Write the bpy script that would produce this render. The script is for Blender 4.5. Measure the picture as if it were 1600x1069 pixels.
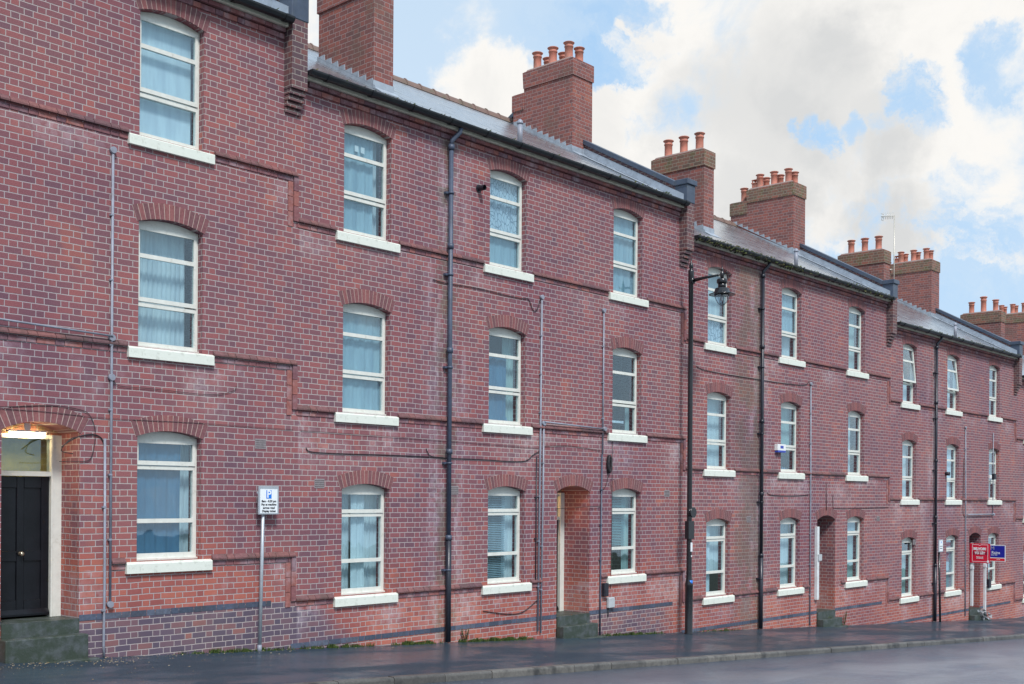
import bpy, math, random
from mathutils import Vector, Matrix, geometry
from math import sin, cos, pi, radians
random.seed(7)
SC = bpy.context.scene
for o in list(bpy.data.objects): bpy.data.objects.remove(o)
COL = SC.collection

# ------------------------------------------------------------------ camera
FPX, YAW, ROLL, SHY, CD = 1800.79, radians(48.023), radians(.397), 242.65, 14.6193
F = Vector((sin(YAW), cos(YAW), 0)); R0 = Vector((cos(YAW), -sin(YAW), 0)); U0 = Vector((0, 0, 1))
RV = R0 * cos(ROLL) + U0 * sin(ROLL); UV = -R0 * sin(ROLL) + U0 * cos(ROLL)
cam = bpy.data.cameras.new('camera'); camo = bpy.data.objects.new('camera', cam); COL.objects.link(camo)
M = Matrix((RV, UV, -F)).transposed().to_4x4(); M.translation = Vector((0, -CD, 1.6))
camo.matrix_world = M
cam.sensor_fit = 'HORIZONTAL'; cam.sensor_width = 36; cam.lens = 36 * FPX / 1600; cam.shift_y = SHY / 1600
cam.clip_start = .1; cam.clip_end = 5000
SC.camera = camo
SC.render.resolution_x = 1024; SC.render.resolution_y = 684
SC.view_settings.view_transform = 'Standard'; SC.view_settings.look = 'None'
SC.view_settings.gamma = 1; SC.view_settings.exposure = 0.5
try: SC.view_settings.use_curve_mapping = False
except Exception: pass

# ------------------------------------------------------------------ node helper
class NT:
    def __init__(s, tree): s.t = tree; s.n = tree.nodes; s.l = tree.links
    def new(s, typ, **kw):
        n = s.n.new(typ)
        for k, v in kw.items(): setattr(n, k, v)
        return n
    def put(s, sock, v):
        if isinstance(v, bpy.types.NodeSocket): s.l.new(v, sock)
        elif v is not None: sock.default_value = v
    def m(s, op, a, b=None, c=None, clamp=False):
        n = s.new('ShaderNodeMath', operation=op, use_clamp=clamp)
        s.put(n.inputs[0], a); s.put(n.inputs[1], b); s.put(n.inputs[2], c)
        return n.outputs[0]
    def mix(s, f, a, b, mode='MIX'):
        n = s.new('ShaderNodeMix', data_type='RGBA', blend_type=mode)
        s.put(n.inputs[0], f); s.put(n.inputs[6], col(a)); s.put(n.inputs[7], col(b))
        return n.outputs[2]
    def mixf(s, f, a, b):
        n = s.new('ShaderNodeMix', data_type='FLOAT'); s.put(n.inputs[0], f); s.put(n.inputs[2], a); s.put(n.inputs[3], b)
        return n.outputs[0]
    def noise(s, vec, scale, detail=3, rough=.55, dist=0, dim='3D', out=0):
        n = s.new('ShaderNodeTexNoise', noise_dimensions=dim)
        if vec is not None: s.put(n.inputs['Vector'], vec)
        n.inputs['Scale'].default_value = scale; n.inputs['Detail'].default_value = detail
        n.inputs['Roughness'].default_value = rough; n.inputs['Distortion'].default_value = dist
        return n.outputs[out]
    def ramp(s, f, stops, interp='LINEAR'):
        n = s.new('ShaderNodeValToRGB'); s.put(n.inputs[0], f); r = n.color_ramp; r.interpolation = interp
        while len(r.elements) < len(stops): r.elements.new(.5)
        for e, (p, c) in zip(r.elements, stops): e.position = p; e.color = col(c)
        return n.outputs[0]
    def step(s, v, a, b, lo=0., hi=1.):
        n = s.new('ShaderNodeMapRange', interpolation_type='SMOOTHSTEP')
        s.put(n.inputs[0], v); n.inputs[1].default_value = a; n.inputs[2].default_value = b
        n.inputs[3].default_value = lo; n.inputs[4].default_value = hi
        return n.outputs[0]
    def xyz(s, v):
        n = s.new('ShaderNodeSeparateXYZ'); s.put(n.inputs[0], v); return n.outputs
    def comb(s, x, y, z=0.):
        n = s.new('ShaderNodeCombineXYZ'); s.put(n.inputs[0], x); s.put(n.inputs[1], y); s.put(n.inputs[2], z); return n.outputs[0]
    def vm(s, op, a, b=None, scale=None):
        n = s.new('ShaderNodeVectorMath', operation=op); s.put(n.inputs[0], a)
        if b is not None: s.put(n.inputs[1], b)
        if scale is not None: s.put(n.inputs['Scale'], scale)
        return n
    def bump(s, h, dist, strength=1.):
        n = s.new('ShaderNodeBump'); s.put(n.inputs['Height'], h); n.inputs['Distance'].default_value = dist
        n.inputs['Strength'].default_value = strength; return n.outputs[0]
def col(c):
    if isinstance(c, (tuple, list)): return tuple(c) if len(c) == 4 else (*c, 1.)
    return c
MATS = {}
def mat(name, fn):
    m = bpy.data.materials.new(name); m.use_nodes = True; nt = NT(m.node_tree)
    b = m.node_tree.nodes['Principled BSDF']; fn(nt, b); MATS[name] = m; return m
def S(nt, b, **kw):
    names = dict(color='Base Color', rough='Roughness', metal='Metallic', normal='Normal', spec='Specular IOR Level', coat='Coat Weight')
    for k, v in kw.items(): nt.put(b.inputs[names[k]], col(v))

# ------------------------------------------------------------------ world: Nishita sky with real clouds in it
SUN_EL, SUN_AZ = radians(50), radians(208)     # azimuth: direction the light comes from, clockwise from +y
w = bpy.data.worlds.new('World'); SC.world = w; w.use_nodes = True
nt = NT(w.node_tree); bg = w.node_tree.nodes['Background']
sky = nt.new('ShaderNodeTexSky', sky_type='NISHITA'); sky.sun_disc = False
sky.sun_elevation = SUN_EL; sky.sun_rotation = SUN_AZ; sky.air_density = 1.0; sky.dust_density = 1.0; sky.altitude = 50
dirv = nt.new('ShaderNodeTexCoord').outputs['Generated']
def pdir(px, py): return (F + RV * ((px - 800) / FPX) + UV * ((534.5 + SHY - py) / FPX)).normalized()
sx, sy, sz = nt.xyz(dirv)
# cloud sheet coordinates: warp the direction a little, flatten towards the horizon
zz = nt.m('ADD', nt.m('MAXIMUM', sz, 0.), .16)
cp = nt.comb(nt.m('DIVIDE', sx, zz), nt.m('DIVIDE', sy, zz), 0.)
wn = nt.noise(dirv, 5., 8, .66, out=1)
wdir = nt.vm('ADD', dirv, nt.vm('SCALE', nt.vm('SUBTRACT', wn, (.5, .5, .5)).outputs[0], scale=.17).outputs[0]).outputs[0]
wdir = nt.vm('NORMALIZE', wdir).outputs[0]
lobes = [  # px, py, radius px, weight (clouds positive, clear patches negative)
 (1180, 60, 190, .62), (1300, 120, 210, .62), (1110, 150, 90, .45), (1420, 60, 90, .35), (1520, 110, 60, .3), (1250, 10, 200, .4), (1230, 190, 90, .35),
 (1560, 150, 70, .5), (960, 225, 62, .6), (1130, 235, 80, .6), (1180, 300, 80, .5), (1360, 290, 110, .5), (1480, 250, 110, .5), (1560, 320, 90, .35), (770, 170, 55, .6),
 (480, 40, 60, .8), (1580, 30, 50, .25), (1030, 330, 90, .4),
 (900, 110, 75, -.5), (880, 30, 90, -.25), (1440, 122, 48, -.75), (1480, 160, 35, -.5), (1400, 190, 30, -.35), (1285, 222, 34, -.75), (1340, 205, 26, -.45), (1030, 200, 40, -.4),
 (1560, 60, 45, -.5), (1540, 210, 30, -.35), (935, 95, 80, -.85), (975, 40, 60, -.6), (1000, 215, 36, -.6), (880, 200, 60, -.5), (1290, 400, 100, -.35), (1450, 430, 190, -.6), (1570, 420, 120, -.5)]
pos = neg = None
for px, py, r, wt in lobes:
    if wt < 0: wt *= .8; r *= .72
    d = pdir(px, py)
    dt = nt.vm('DOT_PRODUCT', wdir, (d.x, d.y, d.z)).outputs['Value']
    g = nt.step(dt, cos(1.8 * r / FPX), cos(.05 * r / FPX), 0., abs(wt))
    if wt > 0: pos = g if pos is None else nt.m('MAXIMUM', nt.m('MAXIMUM', pos, g), nt.m('MULTIPLY', nt.m('ADD', pos, g), .75))
    else: neg = g if neg is None else nt.m('MAXIMUM', neg, g)
fb = nt.noise(cp, 1.1, 8, .60, .3)
fb2 = nt.noise(dirv, 9., 8, .62, .35)
neg = nt.m('MULTIPLY', neg, nt.step(nt.noise(wdir, 16., 6, .65), .36, .60, .45, 1.25))
nz = nt.m('ADD', nt.m('MULTIPLY', nt.m('SUBTRACT', fb, .5), 1.0), nt.m('MULTIPLY', nt.m('SUBTRACT', fb2, .5), 1.9))
pos = nt.m('MINIMUM', pos, .72)
den = nt.m('ADD', nt.m('SUBTRACT', nt.m('ADD', pos, .30), neg), nz)
mask = nt.step(den, .36, .84)
grey = None
for px, py, r in ((1230, 185, 105), (1130, 165, 70), (1380, 185, 60), (1300, 110, 60), (1180, 330, 60), (1400, 330, 60)):
    d = pdir(px, py); g = nt.step(nt.vm('DOT_PRODUCT', wdir, (d.x, d.y, d.z)).outputs['Value'], cos(1.8 * r / FPX), cos(.1 * r / FPX))
    grey = g if grey is None else nt.m('MAXIMUM', grey, g)
thick = nt.m('ADD', nt.m('MULTIPLY', nt.step(nt.m('ADD', pos, nt.m('MULTIPLY', nz, 1.4)), .5, 1.1), .35), nt.m('MULTIPLY', grey, .75), clamp=True)
haze = nt.m('MULTIPLY', nt.step(sz, .08, .50, .8, .62), nt.m('SUBTRACT', 1., nt.m('MULTIPLY', neg, .75)), clamp=True)
cloudc = nt.mix(thick, (6.9, 6.75, 6.5), (5.0, 5.05, 5.05))
blue = nt.mix(.75, sky.outputs[0], (2.5, 4.7, 7.4))
blue = nt.mix(haze, blue, (5.2, 5.95, 6.6))
skyc = nt.mix(mask, blue, cloudc)
nt.put(bg.inputs[0], skyc); bg.inputs[1].default_value = .1
# soft sun behind the thin cloud
sl = bpy.data.lights.new('sun', 'SUN'); sl.energy = 2.4; sl.angle = radians(11); sl.color = (1, .97, .95)
slo = bpy.data.objects.new('sun', sl); COL.objects.link(slo)
sd = Vector((sin(SUN_AZ) * cos(SUN_EL), cos(SUN_AZ) * cos(SUN_EL), sin(SUN_EL)))
slo.rotation_euler = sd.to_track_quat('Z', 'Y').to_euler(); slo.location = (0, -20, 30)

# ------------------------------------------------------------------ materials
BH, BP = .0859, .347          # course height, Flemish bond period (stretcher + header)
def bricks(nt, b, kind='wall'):
    tc = nt.new('ShaderNodeTexCoord').outputs['Object']
    x, y, z = nt.xyz(tc)
    nx, ny, nz = nt.xyz(nt.new('ShaderNodeNewGeometry').outputs['True Normal'])
    side = nt.m('GREATER_THAN', nt.m('ABSOLUTE', nx), .7)
    wp = nt.new('ShaderNodeNewGeometry').outputs['Position']; wx, wy, wz = nt.xyz(wp)     # courses run on from house to house
    u = nt.mixf(side, wx, nt.m('ADD', wy, .11))
    rnd = 0.
    wob = nt.m('MULTIPLY', nt.m('SUBTRACT', nt.noise(wp, 1.6, 3), .5), .026)
    v = nt.m('ADD', nt.m('ADD', wz, 20.064), wob)
    row = nt.m('FLOOR', nt.m('DIVIDE', v, BH))
    fv = nt.m('SUBTRACT', nt.m('DIVIDE', v, BH), row)
    par = nt.m('MODULO', row, 2.)
    rj = nt.m('MULTIPLY', nt.m('SINE', nt.m('MULTIPLY', row, 12.9898)), .016)
    rj = nt.m('ADD', rj, nt.m('MULTIPLY', nt.m('SUBTRACT', nt.noise(wp, 1.1, 3), .5), .10))
    uu = nt.m('ADD', nt.m('ADD', nt.m('DIVIDE', nt.m('ADD', u, 50.), BP), nt.m('MULTIPLY', par, .5)), rj)
    cell = nt.m('FLOOR', uu); fu = nt.m('SUBTRACT', uu, cell)
    SPL = .67
    hd = nt.m('GREATER_THAN', fu, SPL)
    # distance (metres) to the nearest joint
    d1 = nt.m('MINIMUM', fu, nt.m('ABSOLUTE', nt.m('SUBTRACT', fu, SPL)))
    d1 = nt.m('MULTIPLY', nt.m('MINIMUM', d1, nt.m('SUBTRACT', 1., fu)), BP)
    d2 = nt.m('MULTIPLY', nt.m('MINIMUM', fv, nt.m('SUBTRACT', 1., fv)), BH)
    edge = nt.m('MULTIPLY', nt.m('SUBTRACT', nt.noise(tc, 45., 2), .5), .006)
    dd = nt.m('ADD', nt.m('MINIMUM', d1, d2), edge)
    mort = nt.step(dd, .0045, .0078, 1., 0.)
    idv = nt.comb(nt.m('ADD', cell, nt.m('MULTIPLY', hd, .37)), row, nt.m('MULTIPLY', side, 1.))
    wnz = nt.new('ShaderNodeTexWhiteNoise', noise_dimensions='3D'); nt.put(wnz.inputs[0], idv)
    r1 = wnz.outputs[0]; r2 = nt.xyz(wnz.outputs[1])[1]
    vv = wp
    big = nt.noise(vv, .55, 4, .6)
    sel = nt.m('ADD', nt.m('MULTIPLY', r1, .72), nt.m('MULTIPLY', nt.m('SUBTRACT', big, .32), .8), clamp=True)
    if kind == 'dark':
        base = nt.ramp(sel, [(0, (.12, .085, .07)), (.4, (.19, .11, .085)), (.75, (.25, .12, .09)), (1, (.31, .12, .09))])
        mc = (.30, .27, .21)
    elif kind == 'stack':
        base = nt.ramp(sel, [(0, (.15, .08, .08)), (.3, (.21, .09, .085)), (.6, (.26, .10, .088)), (.85, (.31, .11, .09)), (1, (.36, .14, .10))])
        mc = (.33, .25, .24)
    elif kind == 'pier':
        base = nt.ramp(sel, [(0, (.09, .065, .08)), (.4, (.14, .08, .09)), (.75, (.18, .085, .085)), (1, (.25, .10, .085))])
        mc = (.30, .26, .24)
    else:
        base = nt.ramp(sel, [(0, (.145, .083, .112)), (.12, (.18, .089, .112)), (.34, (.215, .093, .110)), (.66, (.255, .098, .110)), (.88, (.305, .108, .108)), (1, (.38, .14, .115))])
        mc = (.40, .345, .345)
    fine = nt.noise(tc, 60., 3, .7)
    base = nt.mix(1., base, nt.ramp(fine, [(.25, (.78, .78, .78)), (.75, (1.2, 1.18, 1.16))]), 'MULTIPLY')
    mcol = mc
    if kind == 'wall':
        lowm = nt.step(nt.m('ADD', z, nt.m('MULTIPLY', nt.m('SUBTRACT', nt.noise(vv, .8, 4), .5), 2.6)), .55, -.35)
        fresh = nt.ramp(r2, [(0, (.30, .085, .07)), (.5, (.40, .11, .08)), (1, (.48, .145, .09))])
        base = nt.mix(nt.m('MULTIPLY', lowm, .7), base, fresh)
        # orange repaired patches below the string courses
        pat = nt.m('MULTIPLY', nt.step(nt.noise(vv, 1.1, 2), .60, .68), nt.m('GREATER_THAN', r2, .35))
        base = nt.mix(nt.m('MULTIPLY', pat, .35), base, (.40, .13, .09))
        # plinth of purple engineering brick on the falling ground beyond the door
        oi = nt.new('ShaderNodeObjectInfo'); oc = list(nt.xyz(oi.outputs['Color'])) + [oi.outputs['Alpha']]
        pur = nt.m('MULTIPLY', nt.m('LESS_THAN', z, -.745), nt.step(nt.m('ADD', x, nt.m('MULTIPLY', big, 2.)), 7.6, 7.9))
        pur = nt.m('MULTIPLY', pur, nt.step(nt.m('ADD', x, nt.m('MULTIPLY', big, 1.2)), 11.1, 10.3)); pur = nt.m('MAXIMUM', pur, nt.m('MULTIPLY', oc[2], nt.m('LESS_THAN', z, -.745)))
        pur = nt.m('MULTIPLY', pur, nt.m('MULTIPLY', oc[0], nt.m('GREATER_THAN', x, 7.3)))
        pur = nt.m('MAXIMUM', pur, nt.m('MULTIPLY', nt.m('LESS_THAN', z, -.2), nt.m('MULTIPLY', nt.step(nt.m('ADD', nt.m('ADD', x, nt.m('MULTIPLY', z, 1.2)), nt.m('MULTIPLY', big, .8)), .9, .2), oc[3])))
        pc = nt.ramp(r1, [(0, (.07, .075, .115)), (.5, (.11, .095, .135)), (.86, (.17, .105, .125)), (1, (.26, .12, .11))])
        base = nt.mix(nt.m('MULTIPLY', pur, .9), base, pc)
        # white salts: beside the downpipe, under the string courses, faint vertical runs
        streak = nt.noise(nt.vm('MULTIPLY', vv, (1., 1., .16)).outputs[0], 3.2, 4, .6)
        px_ = nt.m('ABSOLUTE', nt.m('SUBTRACT', x, 3.27))
        near = nt.m('MULTIPLY', nt.step(px_, .75, .1), nt.step(streak, .42, .62))
        def under(z0, dep): return nt.m('MULTIPLY', nt.step(z, z0 - dep, z0 - .08), nt.m('LESS_THAN', z, z0))
        un = nt.m('MAXIMUM', under(-.12, .95), nt.m('MAXIMUM', nt.m('MULTIPLY', under(2.84, 1.1), 1.), nt.m('MULTIPLY', under(5.8, .6), .7)))
        un = nt.m('MULTIPLY', un, nt.step(nt.noise(vv, .75, 4, .65), .44, .66))
        salt = nt.m('MAXIMUM', nt.m('MULTIPLY', near, .55), nt.m('MULTIPLY', un, .58))
        salt = nt.m('MULTIPLY', salt, nt.step(nt.noise(vv, 9., 4, .7), .3, .62))
        base = nt.mix(salt, base, (.50, .42, .47)); mcol = nt.mix(salt, mcol, (.62, .56, .56))
        # green-brown grime tight along the downpipe
        gr = nt.m('MULTIPLY', nt.step(px_, .42, .08), nt.step(nt.noise(vv, 2.6, 4, .65), .44, .60)); gr = nt.m('MULTIPLY', gr, oc[1])
        gw = nt.m('MULTIPLY', nt.step(x, 1.8, 2.5), nt.step(x, 3.45, 3.2)); gw = nt.m('MULTIPLY', gw, nt.step(nt.noise(vv, 1.5, 4, .6), .36, .55))
        gr = nt.m('MAXIMUM', gr, nt.m('MULTIPLY', gw, nt.m('MAXIMUM', nt.m('SUBTRACT', oc[1], 1.), 0.)), clamp=True)
        base = nt.mix(nt.m('MULTIPLY', gr, .6), base, (.13, .11, .085)); mcol = nt.mix(nt.m('MULTIPLY', gr, .65), mcol, (.19, .17, .12))
        # plaster remnants and soot
        tone = nt.ramp(nt.noise(vv, .38, 3, .5), [(.3, (.82, .80, .90)), (.5, (1., 1., 1.)), (.7, (1.16, 1.14, 1.04))])
        base = nt.mix(1., base, tone, 'MULTIPLY'); mcol = nt.mix(.6, mcol, nt.mix(1., mcol, tone, 'MULTIPLY'))
        soot = nt.m('MULTIPLY', nt.step(nt.noise(vv, 1.7, 5, .65), .56, .74), .38)
        base = nt.mix(soot, base, (.14, .085, .09)); mcol = nt.mix(nt.m('MULTIPLY', soot, .8), mcol, (.27, .20, .19))
    if kind == 'stack':
        st = nt.m('MULTIPLY', nt.step(nt.noise(vv, 1.2, 4, .65), .50, .72), .6)
        base = nt.mix(st, base, (.15, .10, .085)); mcol = nt.mix(st, mcol, (.20, .16, .12))
    if kind == 'dark':
        gm = nt.step(nt.noise(vv, 4., 4, .65), .48, .66)
        base = nt.mix(nt.m('MULTIPLY', gm, .6), base, (.13, .13, .06))
    c = nt.mix(mort, base, mcol)
    h = nt.m('ADD', nt.m('SUBTRACT', 1., mort), nt.m('MULTIPLY', fine, .35))
    S(nt, b, color=c, rough=.85, normal=nt.bump(h, .006, .7), spec=.25)
mat('brick', lambda n, b: bricks(n, b, 'wall'))
mat('brick_stack', lambda n, b: bricks(n, b, 'stack'))
mat('brick_pier', lambda n, b: bricks(n, b, 'pier'))
mat('brick_dark', lambda n, b: bricks(n, b, 'dark'))

def island(stops, rough=.8, rs=.0, nsc=25, dirt=None):
    def fn(nt, b):
        g = nt.new('ShaderNodeNewGeometry').outputs['Random Per Island']
        tc = nt.new('ShaderNodeTexCoord').outputs['Object']
        c = nt.ramp(g, stops)
        c = nt.mix(1., c, nt.ramp(nt.noise(tc, nsc, 4, .65), [(.25, (.7, .7, .7)), (.75, (1.25, 1.25, 1.25))]), 'MULTIPLY')
        if dirt: c = nt.mix(nt.step(nt.noise(tc, 3., 4, .65), .45, .7, 0, dirt[1]), c, dirt[0])
        S(nt, b, color=c, rough=rough, normal=nt.bump(nt.noise(tc, 40., 3), .004, .4), spec=.3)
    return fn
mat('voussoir', island([(0, (.17, .082, .09)), (.35, (.20, .085, .092)), (.7, (.235, .092, .095)), (1, (.28, .11, .105))], .85))
mat('course_brick', island([(0, (.15, .08, .10)), (.35, (.21, .09, .10)), (.7, (.26, .105, .105)), (1, (.32, .12, .10))], .85, dirt=((.42, .36, .40), .45)))
mat('chamfer_brick', island([(0, (.12, .07, .08)), (.5, (.17, .085, .09)), (1, (.23, .10, .095))], .85, dirt=((.075, .06, .05), .6)))
mat('blue_brick', island([(0, (.055, .07, .10)), (.5, (.08, .10, .15)), (1, (.12, .14, .19))], .55, dirt=((.06, .06, .07), .6)))
def plain(c, rough=.6, var=.15, sc=6, metal=0, spec=.5, dirt=None, bumpd=.002, dsc=4, lo=.45, hi=.7):
    def fn(nt, b):
        tc = nt.new('ShaderNodeTexCoord').outputs['Object']
        cc = nt.mix(1., c, nt.ramp(nt.noise(tc, sc, 5, .65), [(.25, (1 - var,) * 3), (.75, (1 + var,) * 3)]), 'MULTIPLY')
        if dirt: cc = nt.mix(nt.step(nt.noise(tc, dsc, 5, .7), lo, hi, 0, dirt[1]), cc, dirt[0])
        S(nt, b, color=cc, rough=rough, metal=metal, spec=spec, normal=nt.bump(nt.noise(tc, sc * 5, 3), bumpd, .5))
    return fn
mat('mortar', plain((.48, .37, .33), .9, .2, 20))
mat('paint_cream', plain((.70, .71, .65), .42, .09, 8, dirt=((.40, .38, .30), .55), dsc=11, lo=.52, hi=.75))
mat('paint_sill', plain((.73, .76, .68), .5, .06, 6, dirt=((.27, .27, .21), .65), dsc=8, lo=.50, hi=.74, bumpd=.004))
mat('fascia', plain((.66, .64, .54), .6, .12, 5, dirt=((.30, .28, .22), .4)))
mat('gutter_black', plain((.012, .014, .018), .34, .3, 8, dirt=((.03, .034, .024), .5), lo=.5, hi=.7))
mat('pipe_blue', plain((.065, .085, .13), .45, .25, 5, dirt=((.04, .04, .05), .5)))
mat('pipe_black', plain((.018, .021, .032), .35, .3, 5))
mat('pipe_grey', plain((.27, .29, .35), .45, .15, 5, dirt=((.16, .14, .14), .5)))
mat('plastic_grey', plain((.45, .48, .50), .5, .1, 8))
mat('galvanised', plain((.42, .46, .50), .4, .12, 12, metal=.3))
mat('black_paint', plain((.012, .013, .016), .22, .3, 7, spec=.6))
mat('door_black', plain((.006, .007, .010), .28, .4, 5, spec=.35))
mat('brass', plain((.45, .40, .30), .3, .1, 8, metal=.9))
mat('cable', plain((.02, .018, .022), .6, .2, 8))
mat('cable_brown', plain((.13, .07, .08), .7, .2, 8))
mat('terracotta', plain((.50, .185, .13), .7, .18, 9, dirt=((.22, .12, .09), .7), dsc=3))
mat('ridge_clay', plain((.20, .13, .11), .8, .25, 8, dirt=((.10, .10, .06), .7)))
mat('lead', plain((.34, .39, .45), .42, .18, 9, dirt=((.18, .20, .23), .5), spec=.6))
mat('coping', plain((.055, .075, .115), .4, .3, 5, dirt=((.10, .11, .10), .5), spec=.55))
mat('stone', plain((.075, .088, .09), .5, .45, 9, dirt=((.03, .045, .028), .85), dsc=5, lo=.36, hi=.60, bumpd=.006))
mat('white_plastic', plain((.80, .81, .80), .4, .04, 8))
mat('blue_plastic', plain((.03, .06, .40), .4, .05, 8))
mat('vent_clay', plain((.27, .24, .25), .8, .2, 30))
mat('vent_hole', plain((.06, .05, .05), .9, .1, 30))
mat('interior', plain((.06, .06, .06), .9, .1, 2))
mat('hall_yellow', plain((.62, .48, .06), .8, .25, 6))
mat('aerial', plain((.55, .52, .45), .4, .1, 9, metal=.4))
mat('sign_white', plain((.80, .84, .86), .4, .03, 9))
mat('sign_blue', plain((.01, .19, .70), .4, .03, 9))
mat('sign_black', plain((.02, .02, .03), .5, .1, 9))
mat('board_red', plain((.62, .006, .035), .4, .04, 9))
mat('board_dark', plain((.30, .005, .035), .4, .04, 9))
mat('board_blue', plain((.012, .02, .33), .4, .04, 9))
mat('board_brightred', plain((.75, .015, .03), .4, .04, 9))
mat('timber_white', plain((.70, .73, .74), .5, .08, 6, dirt=((.40, .40, .36), .5)))
mat('brown_jamb', plain((.12, .10, .09), .6, .2, 9))
def glass_f(tint, rf, patt=False):
    def fn(nt, b):
        nt.n.remove(b); out = nt.n['Material Output']
        tr = nt.new('ShaderNodeBsdfTransparent'); tr.inputs[0].default_value = (*tint, 1)
        gl = nt.new('ShaderNodeBsdfGlossy'); gl.inputs[0].default_value = (.86, .95, 1, 1); gl.inputs[1].default_value = .015
        tc = nt.new('ShaderNodeTexCoord').outputs['Object']
        nt.put(gl.inputs['Normal'], nt.bump(nt.noise(tc, 1.6, 2), .02, .10))
        geo = nt.new('ShaderNodeNewGeometry')
        ca = nt.m('ABSOLUTE', nt.vm('DOT_PRODUCT', geo.outputs['Incoming'], geo.outputs['True Normal']).outputs['Value'])
        fr = nt.m('ADD', .04, nt.m('MULTIPLY', nt.m('POWER', nt.m('SUBTRACT', 1., ca), 5.), .96))      # Schlick
        f = nt.m('ADD', nt.m('MULTIPLY', fr, rf), .02, clamp=True)
        mx = nt.new('ShaderNodeMixShader'); nt.put(mx.inputs[0], f); nt.l.new(tr.outputs[0], mx.inputs[1]); nt.l.new(gl.outputs[0], mx.inputs[2])
        nt.l.new(mx.outputs[0], out.inputs[0])
    return fn
mat('glass', glass_f((.86, .93, .95), 2.0))
mat('lamp_glass', glass_f((.85, .9, .95), 1.5))
def cloth(c, bands=0, lace=False):
    def fn(nt, b):
        nt.n.remove(b); out = nt.n['Material Output']
        tc = nt.new('ShaderNodeTexCoord').outputs['Object']; x, y, z = nt.xyz(tc)
        rnd = nt.new('ShaderNodeObjectInfo').outputs['Random']
        v = nt.vm('ADD', nt.vm('MULTIPLY', tc, (1, 1, .12)).outputs[0], nt.comb(nt.m('MULTIPLY', rnd, 30.), 0., 0.)).outputs[0]
        cc = nt.mix(1., c, nt.ramp(nt.noise(v, 9., 3), [(.3, (.8, .82, .86)), (.7, (1.12, 1.1, 1.08))]), 'MULTIPLY')
        if lace:
            vo = nt.new('ShaderNodeTexVoronoi', feature='DISTANCE_TO_EDGE'); nt.put(vo.inputs['Vector'], nt.vm('MULTIPLY', tc, (1, 1, .5)).outputs[0]); vo.inputs['Scale'].default_value = 16
            cc = nt.mix(nt.step(vo.outputs[0], .02, .10, .75, 0.), cc, (.12, .20, .30))
        d = nt.new('ShaderNodeBsdfDiffuse'); nt.put(d.inputs[0], cc)
        t = nt.new('ShaderNodeBsdfTranslucent'); nt.put(t.inputs[0], cc)
        mx = nt.new('ShaderNodeMixShader'); mx.inputs[0].default_value = .15
        nt.l.new(d.outputs[0], mx.inputs[1]); nt.l.new(t.outputs[0], mx.inputs[2]); nt.l.new(mx.outputs[0], out.inputs[0])
    return fn
mat('curtain_white', cloth((.74, .84, .87))); mat('curtain_blue', cloth((.40, .56, .63))); mat('curtain_green', cloth((.46, .64, .62)))  # cloth colours carry a blue tint that stands in for reflected sky
mat('lace', cloth((.66, .78, .86), lace=True)); mat('blind', cloth((.80, .90, .95))); mat('slat', cloth((.30, .52, .56)))
mat('dark_room_sheet', cloth((.10, .24, .38)))  # dark blue sheet behind the glass, painted in place of a dim, reflecting room
def emis(c, s):
    def fn(nt, b):
        S(nt, b, color=c); nt.put(b.inputs['Emission Color'], col(c)); b.inputs['Emission Strength'].default_value = s
    return fn
mat('tube_light', emis((1, .74, .40), 36))
mat('tube_light_warm', emis((1, .60, .25), 70))
def slate_f(nt, b):
    tc = nt.new('ShaderNodeTexCoord').outputs['Object']; x, y, z = nt.xyz(tc)
    v = nt.m('DIVIDE', nt.m('ADD', y, 5.), .175); row = nt.m('FLOOR', v); fv = nt.m('SUBTRACT', v, row)
    u = nt.m('ADD', nt.m('DIVIDE', nt.m('ADD', x, 5.), .30), nt.m('MULTIPLY', nt.m('MODULO', row, 2.), .5))
    c = nt.m('FLOOR', u); fu = nt.m('SUBTRACT', u, c)
    wn_ = nt.new('ShaderNodeTexWhiteNoise'); nt.put(wn_.inputs[0], nt.comb(c, row, 3.)); r = wn_.outputs[0]
    gap = nt.m('MAXIMUM', nt.step(fv, .0, .10, 1., 0.), nt.step(nt.m('MINIMUM', fu, nt.m('SUBTRACT', 1., fu)), .0, .03, 1., 0.))
    base = nt.ramp(r, [(0, (.075, .085, .105)), (.5, (.115, .125, .145)), (.9, (.17, .17, .175)), (1, (.26, .26, .25))])
    base = nt.mix(nt.step(nt.noise(tc, 2.2, 5, .7), .5, .72, 0, .6), base, (.22, .22, .17))
    base = nt.mix(nt.m('MULTIPLY', gap, .95), base, (.012, .013, .018))
    h = nt.m('ADD', nt.m('MULTIPLY', nt.m('SUBTRACT', 1., fv), 1.), nt.m('MULTIPLY', r, .7)); h = nt.m('SUBTRACT', h, gap)
    S(nt, b, color=base, rough=nt.m('ADD', .2, nt.m('MULTIPLY', r, .2)), normal=nt.bump(h, .010, .7), spec=1., coat=nt.step(nt.m('ADD', nt.m('MULTIPLY', r, .6), nt.noise(tc, 1.3, 5, .65)), .35, .60))
    b.inputs['Coat Roughness'].default_value = .27; nt.put(b.inputs['Coat Normal'], nt.bump(h, .003, .4)); b.inputs['Coat IOR'].default_value = 2.1
mat('slate', slate_f)
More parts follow.
